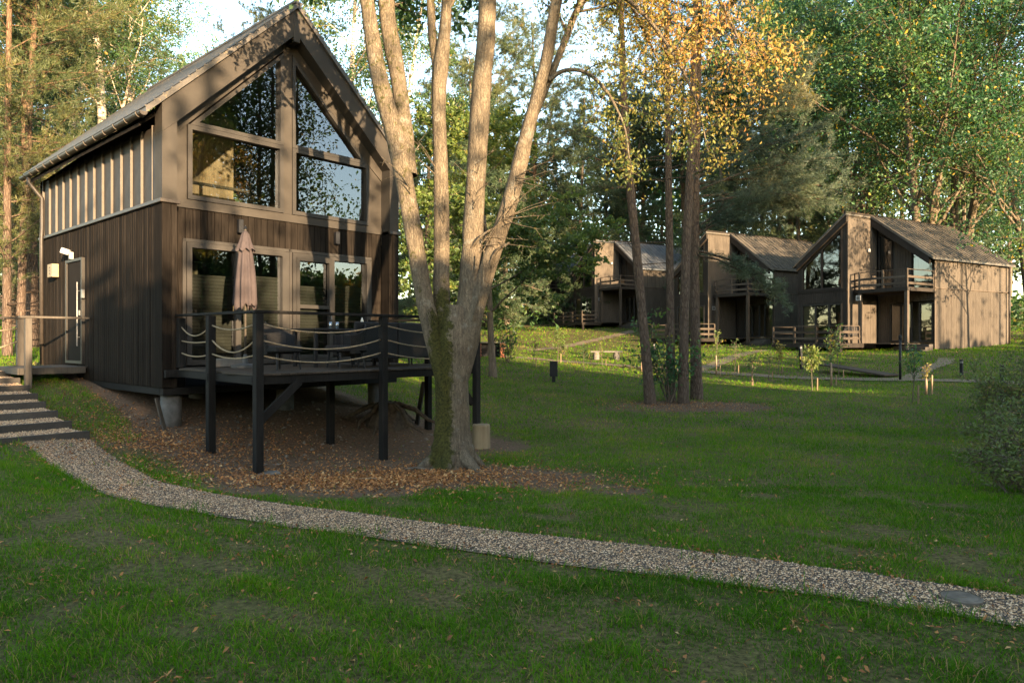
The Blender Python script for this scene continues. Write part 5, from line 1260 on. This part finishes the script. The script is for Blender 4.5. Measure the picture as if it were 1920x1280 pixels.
def far_cabin(label, base, roof_mat, num, blinds=True, full=True, blue=False):
    x, y, z = base
    t = thing('lawn_cabin', label, 'cabin', base, CA, 'cabins across the lawn')
    Hh, L, RY = 3.4, 8.3, -2.82
    EV, RG, LG = 5.2, 7.82, 3.44                # eave, ridge, storey line above the base
    roofz = lambda u: RG - abs(u) * (RG - EV) / Hh
    # core
    g = G(); g.box(-Hh + .08, -.1, RY + .14, L - .1, .1, EV - .05); g.box(-.1, Hh - .08, .14, L - .1, .1, EV - .05) if False else None
    g2 = G(); g2.box(-Hh + .06, -Hh + .10, RY + .1, L - .1, .05, EV); g2.box(Hh - .10, Hh - .06, .1, L - .1, .05, EV); g2.box(-.06, -.03, RY + .1, .1, .05, RG - .15); g2.box(-Hh + .1, Hh - .1, L - .12, L - .08, .05, EV); g2.prism([(-Hh + .1, EV), (Hh - .1, EV), (0, RG - .1)], L - .12, L - .08)
    g2.build('wall_core', 'black_metal', t)
    G().box(-Hh + .1, Hh - .1, .2, L - .12, .35, .45).box(-Hh + .1, -.07, RY + .12, .2, .35, .45).box(-Hh + .1, Hh - .1, .2, L - .12, LG - .15, LG).box(-Hh + .1, -.07, RY + .12, .2, LG - .15, LG).box(-Hh + .1, Hh - .1, 2.6, 2.7, .45, LG - .15).box(-2.4, 2.4, 2.6, 2.7, LG, EV + .6).build('inner_walls', 'interior_wood', t)
    # the tall wall of the forward half (faces the side), long side wall, back
    g = planks(G(), RY + .0, -.02, .0, lambda m: .25, lambda u: RG - .12, .155, 'y'); g.build('tall_wall', 'cabin_boards', t, kind='stuff')
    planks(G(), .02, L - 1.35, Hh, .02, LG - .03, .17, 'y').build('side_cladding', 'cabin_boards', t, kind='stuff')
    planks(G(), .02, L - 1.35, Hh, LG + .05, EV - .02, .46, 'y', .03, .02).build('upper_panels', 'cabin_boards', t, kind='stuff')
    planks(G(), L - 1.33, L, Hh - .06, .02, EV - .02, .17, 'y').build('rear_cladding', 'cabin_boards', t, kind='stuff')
    G().box(Hh - .01, Hh + .05, .0, L, LG - .025, LG + .045, .01).box(Hh - .06, Hh + .012, -.02, .10, .02, EV - .02, .01).build('flashing', 'rail_timber', t)
    G().tube([(Hh + .12, L - .35, EV - .1), (Hh + .12, L - .35, .1)], .06, 8).build('downpipe', 'gutter_metal', t, True)
    # front of the forward half: boards, big triangle window, sliding doors
    g = planks(G(), -Hh + .02, -Hh + .28, RY, .2, EV - .1, .13); planks(g, -.36, -.02, RY, .2, RG - .42, .13); planks(g, -Hh + .28, -.36, RY, 2.72, LG - .05, .15); planks(g, -Hh + .28, -.36, RY, .2, .42, .15)
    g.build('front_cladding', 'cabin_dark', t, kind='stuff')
    P_ = [(-Hh, EV - .38), (0, RG - .40), (0, RG - .02), (-Hh, EV + .02)]
    G().prism(P_, RY - .16, RY + .05).build('rake', 'cabin_dark', t)
    sl_ = (RG - EV) / Hh; tz = lambda u: RG - .47 - abs(u) * sl_
    window([(-Hh + .28, LG + .12), (-.36, LG + .12), (-.36, tz(-.36)), (-Hh + .28, tz(-Hh + .28))], .09, [(-1.78, -1.68, LG + .2, tz(-1.8))], 'window', RY + .05, RY - .03, 'cabin_dark', t)
    G().box(-Hh + .02, -.02, RY - .03, RY + .03, LG - .06, LG + .115, .01).build('trim_board', 'cabin_dark', t)
    window([(-Hh + .28, .44), (-.36, .44), (-.36, 2.70), (-Hh + .28, 2.70)], .09, [(-2.20, -2.10, .5, 2.6), (-1.28, -1.18, .5, 2.6)], 'patio_door', RY + .05, RY - .03, 'frame_paint', t)
    if blinds: G().box(-3.05, -2.22, RY + .12, RY + .14, .5, 2.6).build('curtain', 'interior_pale', t)
    # recessed half: boards, glazed doors, upper door and window
    g = planks(G(), .02, .75, .1, .3, lambda u: roofz(u) - .35, .16); planks(g, .75, 1.05, .1, 2.7, lambda u: roofz(u) - .35, .16); planks(g, 1.05, 2.0, .1, 2.75, lambda u: roofz(u) - .35, .16); planks(g, 2.0, 3.3, .1, 2.75, LG, .16)
    g.build('recess_cladding', 'cabin_boards' if full else 'cabin_dark', t, kind='stuff')  # darker boards on the farther cabins stand in for the recess being shaded
    window([(.72, .42), (2.05, .42), (2.05, 2.68), (.72, 2.68)], .08, [(1.34, 1.42, .5, 2.6)], 'patio_door', .14, .06, 'frame_paint', t)
    window([(2.45, .42), (3.25, .42), (3.25, 2.68), (2.45, 2.68)], .08, [], 'patio_door', .14, .06, 'frame_paint', t)
    window([(2.02, LG + .02), (3.28, LG + .02), (3.28, roofz(3.28) - .42), (2.02, roofz(2.02) - .42)], .07, [], 'window', .14, .06, 'cabin_dark', t)
    window([(.10, LG + .02), (.95, LG + .02), (.95, 6.35), (.10, 6.9)], .07, [], 'window', .04, -.02, 'cabin_dark', t)
    P_ = [(0, RG - .48), (Hh, EV - .44), (Hh, EV), (0, RG - .04)]
    G().prism(P_[::1], -.62, -.42).build('rake', 'cabin_dark', t)
    # roof: right slope over the recessed half, left slope runs forward
    ov = .25; ze = EV - ov * sl_
    for nm, P_, ya in (('roof', [(0, RG), (Hh + ov, ze), (Hh + ov, ze + .12), (0, RG + .12)], -.66), ('roof', [(-Hh - ov, ze), (0, RG), (0, RG + .12), (-Hh - ov, ze + .12)], RY - .2)):
        ro = G().prism(P_, ya, L + .15).build(nm, roof_mat, t)
        sx = 1 if P_[1][0] > 0 else -1; n = int((L + .15 - ya) / .42)
        for k in range(n + 1):
            yy = ya + .02 + k * .42
            G().bar((0, yy, RG + .135), (sx * (Hh + ov), yy, ze + .135), .035, .04, .003, (0, 0, 1)).build('seam', roof_mat, ro)
    G().box(-.12, .02, RY - .22, L + .16, RG + .08, RG + .2, .02).build('ridge_cap', 'cabin_dark', t)
    # balcony: floor, posts, three rails, diagonal corner
    bz = LG - .02; bx0, bx1, by = .12, Hh - .02, -1.75
    pl = [(.02, -.1), (.02, -2.35), (.55, by - .85), (bx1, by - .85), (bx1, .05)]
    G().add([(a, b, bz) for a, b in pl] + [(a, b, bz - .2) for a, b in pl], [list(range(5))]).add([(a, b, bz) for a, b in pl] + [(a, b, bz - .2) for a, b in pl], [(i_, (i_ + 1) % 5, 5 + (i_ + 1) % 5, 5 + i_) for i_ in range(5)]).add([(a, b, bz - .2) for a, b in pl], [[4, 3, 2, 1, 0]]).build('balcony', 'cabin_dark', t)
    rt = [(.05, -2.2), (.55, by - .80), (1.95, by - .80), (bx1 - .06, by - .80), (bx1 - .06, -.05)]
    for k, (a, b) in enumerate(rt[:-1]): G().box(a - .05, a + .05, b - .05, b + .05, bz, bz + 1.02, .01).build('baluster', 'rail_timber', t)
    G().box(bx1 - .11, bx1 - .01, -.1, .0, bz, bz + 1.02, .01).build('baluster', 'rail_timber', t)
    for zr in (.22, .58, .98):
        for k in range(4): G().bar((*rt[k], bz + zr), (*rt[k + 1], bz + zr), .05, .13 if zr < .9 else .05, .006).build('rail', 'rail_timber', t)
    for a, b in ((bx1 - .12, by - .72), (.55, by - .72)): G().box(a - .09, a + .09, b - .09, b + .09, .0, bz - .2, .01).build('post', 'rail_timber', t)
    if num:
        o = G().box(.40, .70, by - .93, by - .90, bz - .62, bz - .32, .004).build('number_sign', 'white_plastic', t); g = G()
        for k in range(2): g.box(.48 + k * .09, .53 + k * .09, by - .935, by - .931, bz - .56, bz - .38)
        g.build('lettering', 'dark_print', o)
    else:
        o = G().box(-.012, .0, -2.6, -2.3, 2.35, 2.6, .004); 
        o = G().box(.02, .05, -2.45, -2.15, 2.35, 2.62, .004).build('number_sign', 'white_plastic', t); g = G(); g.box(.051, .055, -2.40, -2.36, 2.4, 2.56); g.box(.051, .055, -2.33, -2.22, 2.4, 2.56); g.build('lettering', 'dark_print', o)
    G().box(.06, .14, -1.05, -.85, 5.75, 5.95, .01).build('wall_lamp', 'white_plastic', t)
    # ground deck with rails
    dk = [(-3.6, .30), (2.35, .30)]; dy = RY - 2.1
    n = int(2.1 / .15 + 0)
    g = G()
    for k in range(n): g.box(-3.6, .95, dy + k * .15, dy + k * .15 + .138, .30, .34)
    for k in range(int((2.9) / .15)): g.box(.06, 2.6, RY + k * .15, RY + k * .15 + .138, .30, .34)
    g.build('deck_boards', 'deck_top', t, kind='stuff')
    G().box(-3.62, .97, dy - .05, dy - .01, .10, .34, .01).box(.97, 1.01, dy - .05, RY, .10, .34, .01).build('fascia', 'cabin_dark', t)
    for a in (-3.4, -1.9, -.4, .85): G().box(a - .09, a + .09, dy + .05, dy + .23, -.6, .29, .01).build('pile', 'cabin_dark', t)
    rp = [(-3.55, RY - .1), (-3.55, dy), (-2.05, dy), (-.55, dy), (.92, dy), (.92, RY - .35)]
    for a, b in rp: G().box(a - .05, a + .05, b - .05, b + .05, .2, 1.32, .01).build('post', 'rail_timber', t)
    for k in range(5):
        for zr, hh in ((.62, .14), (.98, .14), (1.33, .05)): G().bar((*rp[k], zr), (*rp[k + 1], zr), .045, hh, .006).build('rail', 'rail_timber', t)
    # steps at the corner
    for k in range(3): G().box(1.9 - .0, 3.7, RY + .1 - .35 * k + 1.6, RY + .1 - .35 * k + 2.0, -.3, .30 - .15 * k, .01).build('step', 'grey_timber', t)
    return t
for lb, (x, y), rm, nb, bl, fu in (('rightmost weathered board cabin with a lit side wall and corner balcony', (23.7, 39.0), 'roof_sheet', True, True, True),
     ('second cabin from the right, half hidden behind the pine boughs', (18.1, 48.0), 'roof_sheet', False, True, False),
     ('dark cabin with a bluish ribbed roof behind the leaning pine', (11.7, 62.0), 'roof_blue', False, True, False),
     ('farthest cabin, only its roof edge and rails showing behind the hornbeam', (6.2, 77.0), 'roof_blue', False, False, False)):
    zb = {23.7: 1.23, 18.1: 1.54, 11.7: 2.98, 6.2: 3.75}[x]
    # origin: middle of the recessed front line (near corner lies 3.4 m along local x)
    ox, oy = x - 3.4 * math.cos(CA), y - 3.4 * math.sin(CA)
    far_cabin(lb, (ox, oy, zb), rm, nb, bl, fu)
# chairs on the rightmost cabin's deck
def cab(x, y, z=0, o=(23.7 - 3.4 * math.cos(CA), 39 - 3.4 * math.sin(CA))): return (o[0] + x * math.cos(CA) - y * math.sin(CA), o[1] + x * math.sin(CA) + y * math.cos(CA), 1.23 + z)
def folding_chair(label, loc, rz):
    t = thing('deck_chair', label, 'chair', loc, rz, 'slatted chairs on the far deck')
    G().box(-.24, .24, -.22, .22, .42, .45, .008).build('seat', 'black_metal', t)
    for k in range(5): G().bar((-.20 + k * .10, .20, .46), (-.20 + k * .10, .38, 1.0), .05, .02, .003).build('slat', 'black_metal', t)
    for sx in (-.22, .22):
        G().bar((sx, -.20, 0), (sx, .22, .46), .03, .03, .003).build('leg', 'grey_timber', t); G().bar((sx, .24, 0), (sx, -.18, .43), .03, .03, .003).build('leg', 'grey_timber', t)
    return t
for k, (a, b, rz, lb) in enumerate(((-.35, -3.7, -.6, 'slatted chair on the far deck, leftmost by the tall wall'), (.25, -3.9, -.6, 'slatted chair on the far deck, second from the tall wall'), (.6, -3.0, .9, 'slatted chair on the far deck, nearest its side rail'))): folding_chair(lb, cab(a, b, .34), CA + rz)

# ================================================================ things on the lawn
def L(x, y, dz=0): return (x, y, g1(x, y) + dz)
# log stump, branch
o = tag(G().lathe([(.185, -.06), (.180, .05), (.176, .44), (.165, .47)], n=22, jag=lambda k, i: 1 + .04 * math.sin(3 * i * .2856 + 1) + .02 * math.sin(7 * i)).build('log_stump', 'stump_wood', None), 'sawn pale log standing at the foot of the deck post', 'log'); o.location = L(-.62, 13.95)
o = tag(G().tube([(-.16, 0, .02), (0, .03, .04), (.18, .0, .025), (.30, .06, .03)], [.012, .018, .014, .006], 6).build('stick', 'bark_dark'), 'dark broken stick among the orange leaves by the mossy trunk', 'stick'); o.location = L(-1.55, 11.05, .01)
o = tag(G().tube([(-.22, 0, .02), (0, .02, .03), (.2, -.02, .02)], [.006, .008, .004], 5).build('stick', 'stake_wood'), 'thin pale twig lying on the leaves in front of the mossy trunk', 'stick'); o.location = L(-2.05, 10.1, .01)
o = tag(G().box(-.16, .16, -.10, .10, 0, .04, .015).build('stone_slab', 'pale_stone'), 'flat pale stone at the foot of the front corner deck post', 'stone'); o.location = L(-3.72, 10.62, -.005); o.rotation_euler = (0, 0, .6)
# stump with roots under the deck
rt = thing('root_stump', 'old earthy tree stump with roots under the right side of the deck', 'stump', (-2.75, 15.2, g1(-2.75, 15.2)))
rg = np.random.default_rng(8)
G().lathe([(.60, -.3), (.48, .05), (.36, .25), (.26, .42), (.2, .48)], n=18, jag=lambda k, i: 1 + .13 * math.sin(3 * i * .35 + k) + .1 * math.sin(5 * i * .35)).build('bole', 'root_bark', rt)
for k in range(8):
    a = k * .8 + rg.uniform(-.2, .2); d = np.array([math.cos(a), math.sin(a)]); l_ = rg.uniform(.7, 1.3)
    G().tube([(*(d * .25), .45), (*(d * .5 * l_), .32), (*(d * .8 * l_ + rg.normal(0, .08, 2)), .12), (*(d * 1.15 * l_), -.12)], [.06, .055, .04, .015], 7).build('root', 'root_bark', rt)
o = tag(G().bar((0, 0, -.1), (.16, .12, .95), .16, .035, .006).build('leaning_board', 'grey_timber'), 'pale board leaning against the dark pile under the deck', 'board'); o.location = L(-2.15, 15.6)
o = tag(G().bar((0, 0, -.05), (-.18, .02, .60), .10, .03, .006).build('leaning_board', 'grey_timber'), 'short grey board leaning on the corner pile of the big cabin', 'board'); a_, b_ = from_house(.10, -.02); o.location = L(a_ - .02, b_ - .06)
# stones and clods in the bank under the deck
n = 520; hx = rng.uniform(-.2, 5.0, n); hy = rng.uniform(-3.0, 1.2, n); x, y = HC[0] + HU[0] * hx + HW[0] * hy, HC[1] + HU[1] * hx + HW[1] * hy
g = G(); g.add(*pebbles(x, y, gz(x, y), rng.uniform(.012, .085, n) ** 1.0 * rng.choice([.5, .6, 1.0], n))); g.build('bank_stones', 'bank_stone', None, False, None, False, kind='stuff', label='stones in the bare bank under the deck')
# round drain cover on the path
dc = thing('drain_cover', 'small round drain lid set in the pebble path', 'drain cover', L(3.22, 4.98, .022))
G().lathe([(.13, -.02), (.13, .018), (.118, .024), (.118, .018), (.105, .018)], n=26).build('rim', 'bank_stone', dc); G().lathe([(.104, 0), (.10, .021), (.03, .022), (.028, .026)], n=26).build('lid', 'bank_stone', dc)
# bollards
def bollard(label, x, y, h, w, tilt=(0, 0)):
    t = thing('path_light', label, 'path light', L(x, y), 0, 'black path lights on the lawn'); t.rotation_euler = (tilt[0], tilt[1], .4)
    G().box(-w / 2, w / 2, -w / 2, w / 2, -.2, h - .14, .008).build('post', 'black_metal', t); G().box(-w * .42, w * .42, -w * .42, w * .42, h - .139, h - .06, .004).build('lens', 'steel', t); G().box(-w * .55, w * .55, -w * .55, w * .55, h - .059, h, .008).build('cap', 'black_metal', t)
bollard('black path light leaning left in front of the far deck', 13.46, 32.34, 1.1, .12, (0, -.08)); bollard('short black path light before the lit side wall of the rightmost cabin', 17.27, 26.74, .66, .10); bollard('black path light behind the leaning lawn pine', 8.06, 39.4, .95, .12, (.02, -.05))
pb_ = thing('post_box', 'black box on a short stem standing on the lawn', 'box on post', L(1.68, 28.1)); G().box(-.07, .07, -.06, .06, -.2, .22, .008).build('stem', 'black_metal', pb_); G().box(-.155, .155, -.11, .11, .22, .80, .012).build('housing', 'black_metal', pb_); G().box(-.165, .165, -.12, .12, .801, .83, .008).build('lid', 'black_metal', pb_)
lp = thing('lamp_post', 'tall thin black post beside the ramp of the rightmost cabin', 'lamp post', L(14.96, 26.82)); G().tube([(0, 0, -.2), (0, 0, 1.62)], .045, 10).build('pole', 'black_metal', lp, True); G().lathe([(.06, 1.60), (.065, 1.72), (.02, 1.75)], n=12).build('cap', 'black_metal', lp)
# ramp board by the right cabin
o = tag(G().bar((15.3, 28.0, g1(15.3, 28.0) + .08), (13.9, 31.2, g1(13.9, 31.2) + .35), .9, .06, .01).build('ramp', 'rail_timber'), 'brown board ramp leading from the path to the rightmost cabin deck', 'ramp')
# bench
be = thing('stone_bench', 'low bench of a pale slab on two round stubs across the lawn', 'bench', L(5.45, 40.2), -.05)
G().box(-.92, .92, -.19, .19, .42, .50, .02).build('seat', 'pale_stone', be)
for sx in (-.58, .58): G().lathe([(.17, -.05), (.19, .18), (.16, .418)], (sx, 0, 0), 16).build('leg', 'pale_stone', be)
# brick grill
bb = thing('brick_grill', 'low red brick grill with a dark slab top across the lawn', 'brick grill', L(-1.1, 40.2), .1)
def brickwall(x0, x1, y0, y1, h):
    row = 0; z = 0
    while z < h - .05:
        xx = x0 - (.13 if row % 2 else 0)
        while xx < x1 - .02:
            a, b = max(xx, x0), min(xx + .25, x1)
            if b - a > .03: board('brick', 'red_brick', bb, a + .006, b - .006, y0, y1, z + .005, z + .09, .006)
            xx += .26
        z += .095; row += 1
brickwall(.40, .68, -.35, .35, .82); brickwall(-.95, -.68, -.35, .35, .82); G().box(-.68, .40, .2, .34, 0, .82).build('back_panel', 'black_metal', bb); G().box(-1.0, .72, -.40, .40, .83, .90, .015).build('slab', 'concrete', bb)
# saplings with stakes
def sapling(label, x, y, h, lf, mat='leaf_broad', wrapped=False, stake=.45, seed=0, crown=.22, ls=.05, weep=.3, off=(.16, -.02)):
    rg = np.random.default_rng(100 + seed); t = thing('sapling', label, 'sapling', L(x, y), 0, 'young staked trees on the lawn'); tr, tips = G(), []
    q = P(seg=(7, 4, 3), wob=(.04, .12, .2), up=(.08, .05, -.1 * weep), tap=.4, nch=(9, 4), t0=(.45, .2), ang=(.8, .8), lr=(.30 * crown / .22, .5), rr=(.6, .6), leaf=1, shape=lambda u, l: 1.2 - .5 * u)
    branch_out(tr, tips, (0, 0, -.05), (rg.normal(0, .05), 0, 1), h, .018, 0, q, rg); tr.build('stem', 'bark_dark', t, True)
    c, ax, k = tippts(tips, lf, .05, rg); g = G(); v, f = leafq(c, ls, .4, weep, None, rg); g.add(v, f, clump_tone(c, 2, rg, .15, .9)); g.build('foliage', mat, t, False, None, True)
    if wrapped: G().tube([(0, 0, 0), (.005, 0, h * .25), (0, 0, h * .5)], [.035, .04, .03], 8).build('trunk_wrap', 'wrap', t, True)
    if stake: G().box(off[0] - .02, off[0] + .02, off[1] - .02, off[1] + .02, -.1, stake, .005).build('stake', 'stake_wood', t)
    return t
for k, a in enumerate((
    ('small green sapling left of the stone bench', 3.56, 34.42, 1.15, 150, 'leaf_green', False, 0, .2, .06),
    ('sapling with a pale stem and stub stake before the stone bench', 4.74, 36.4, 1.25, 90, 'leaf_autumn', False, .35, .15, .05),
    ('thin dark staked sapling left of the black box on the lawn', 1.05, 35.2, 1.25, 60, 'leaf_green', False, .5, .12, .05),
    ('leafy sapling above the black box, by the far path', 2.5, 38.0, 1.7, 220, 'leaf_hornbeam', False, .5, .24, .07),
    ('bare sapling with a bright wrapped stem beside the leaning pine', 6.18, 33.2, 1.25, 30, 'leaf_autumn', True, .9, .1, .05, (.1, 0)),
    ('leggy sapling with a sunlit wrapped stem right of the lawn pines', 9.27, 31.6, 1.75, 110, 'leaf_broad', True, .42, .2, .06),
    ('sapling second right of the lawn pines, thin leaved', 10.2, 31.9, 1.5, 70, 'leaf_green', False, .4, .15, .05),
    ('dark twiggy sapling tied to a bent hoop stake', 9.4, 27.1, 1.15, 110, 'leaf_green', False, .55, .2, .05, (-.05, 0)),
    ('slim sapling with a pale stake, left of the yellow leaved one', 10.67, 29.0, 1.2, 80, 'leaf_green', False, .35, .14, .045),
    ('sapling with yellow leaves before the left end of the far deck', 11.8, 30.9, 1.35, 150, 'leaf_autumn', False, .38, .18, .06),
    ('bushy weeping sapling with drooping yellow green leaves', 10.67, 24.74, 1.35, 330, 'leaf_hornbeam', False, .45, .30, .065),
    ('sapling with a bright peeling wrap in the sunlit strip', 11.97, 26.1, 1.75, 130, 'leaf_broad', True, .42, .2, .06),
    ('taller leafy sapling right behind the bright wrapped one', 13.34, 28.4, 2.0, 190, 'leaf_broad', False, .4, .22, .06),
    ('sapling between two dark stakes at the right of the lawn', 11.66, 20.3, 1.55, 190, 'leaf_broad', False, .55, .22, .055),
    ('sapling with a reddish wrap and pale stake near the ramp', 13.21, 22.2, 1.0, 40, 'leaf_autumn', True, .62, .12, .05))):
    sapling(a[0], a[1], a[2], a[3], a[4], a[5], a[6], a[7], k, a[8], a[9], 1.2 if 'weeping' in a[0] else .3, a[10] if len(a) > 10 else (.17, -.03))
# shrubs by the grill and path
leafy('shrub', 'dark leafy shrub beside the brick grill', 'shrub', L(-.2, 37), 1.7, 5, 420, .07, 'leaf_green', 71, .5)
leafy('shrub', 'low tuft of pale stalks in front of the blue roofed cabin path', 'shrub', L(3.2, 43), .8, 9, 300, .05, 'leaf_hornbeam', 72, .6)
leafy('shrub', 'wispy shrub growing under the edge of the rightmost deck', 'shrub', L(14.0, 33.3), .9, 5, 200, .05, 'leaf_green', 73, .5)
# bush along the right edge, and the black netting fence behind it
def bush(label, loc, r, h, n, seed, ls=.022):
    rg = np.random.default_rng(seed); t = thing('bush', label, 'bush', loc, 0, 'straggly bushes at the right edge'); tr, tips = G(), []
    for k in range(13):
        a = rg.uniform(0, 6.3); w_ = rg.uniform(.1, 1.0); q = P(seg=(6, 4, 3), wob=(.12, .2, .2), up=(.02, .04, 0), tap=.2, nch=(9, 5), t0=(.2, .2), ang=(.8, .8), lr=(.35, .5), rr=(.6, .6), leaf=1, shape=lambda u, l: 1.15 - .5 * u)
        branch_out(tr, tips, (rg.normal(0, r * .2), rg.normal(0, r * .2), -.05), (math.cos(a) * w_ * r / h * 1.6, math.sin(a) * w_ * r / h * 1.6, 1), h * rg.uniform(.6, 1.15), .011, 0, q, rg)
    tr.build('stem', 'bark_dark', t, True); c, ax, k = tippts(tips, n, .05, rg); c[:, 2] = np.maximum(c[:, 2], .02); g = G(); v, f = leafq(c, ls, .5, .1, None, rg); g.add(v, f, clump_tone(c, 3, rg, .1, .9)); g.build('foliage', 'shrub_leaf', t, False, None, True)
bush('nearest straggly grey green bush at the right edge of the lawn', L(6.75, 9.1), .65, .9, 2000, 81, .028)
bush('straggly bush behind the nearest one, at the right edge', L(8.0, 11.0), .8, 1.0, 2700, 82, .03)
bush('dark bush of the right edge, beside the black netting', L(9.6, 13.2), .85, 1.1, 2600, 83, .034)
bush('thin topped bush farthest along the right edge, with yellow leaves', L(10.7, 15.2), .75, 1.6, 2400, 84, .038)
nf = thing('netting_fence', 'sagging black netting on posts behind the bushes at the right edge', 'fence', (0, 0, 0))
NPs = [(13.3, 18.9), (11.9, 15.9), (10.6, 13.4), (9.6, 11.2), (8.9, 9.4)]
for k, (x, y) in enumerate(NPs): z = g1(x, y); G().box(x - .035, x + .035, y - .035, y + .035, z - .1, z + (1.15 if k == 0 else .85), .006).build('post', 'netting', nf)
for k in range(4):
    (xa, ya), (xb, yb) = NPs[k], NPs[k + 1]; n = 14; V = []
    for i_ in range(n + 1):
        t_ = i_ / n; x, y = xa + (xb - xa) * t_, ya + (yb - ya) * t_; z = g1(x, y); sag = .25 * math.sin(math.pi * t_)
        for j_, hz in enumerate((0, .25, .5, .82)): V.append((x + .05 * math.sin(i_ * 1.9 + j_), y + .05 * math.cos(i_ * 1.3 + j_ * 2), z + hz * (1 - sag) - .02))
    F = [(4 * i_ + j_, 4 * i_ + 4 + j_, 4 * i_ + 5 + j_, 4 * i_ + 1 + j_) for i_ in range(n) for j_ in range(3)]
    o = G().add(V, F).build('netting', 'netting', nf, True); md = o.modifiers.new('thick', 'SOLIDIFY'); md.thickness = .012
# picket fence at the far right
pf = thing('picket_fence', 'dark paling fence beyond the corner of the rightmost cabin', 'fence', (0, 0, 0))
for k in range(26):
    x, y = 35.2 + k * .22, 46.5 - k * .08; z = g1(x, y); board('picket', 'cabin_dark', pf, x - .05, x + .05, y - .015, y + .015, z, z + 1.15, .004)
for zz in (.3, .85): G().bar((35.1, 46.55, g1(35.1, 46.5) + zz), (40.8, 44.47, g1(40.8, 44.5) + zz), .04, .09, .004).build('rail', 'cabin_dark', pf)
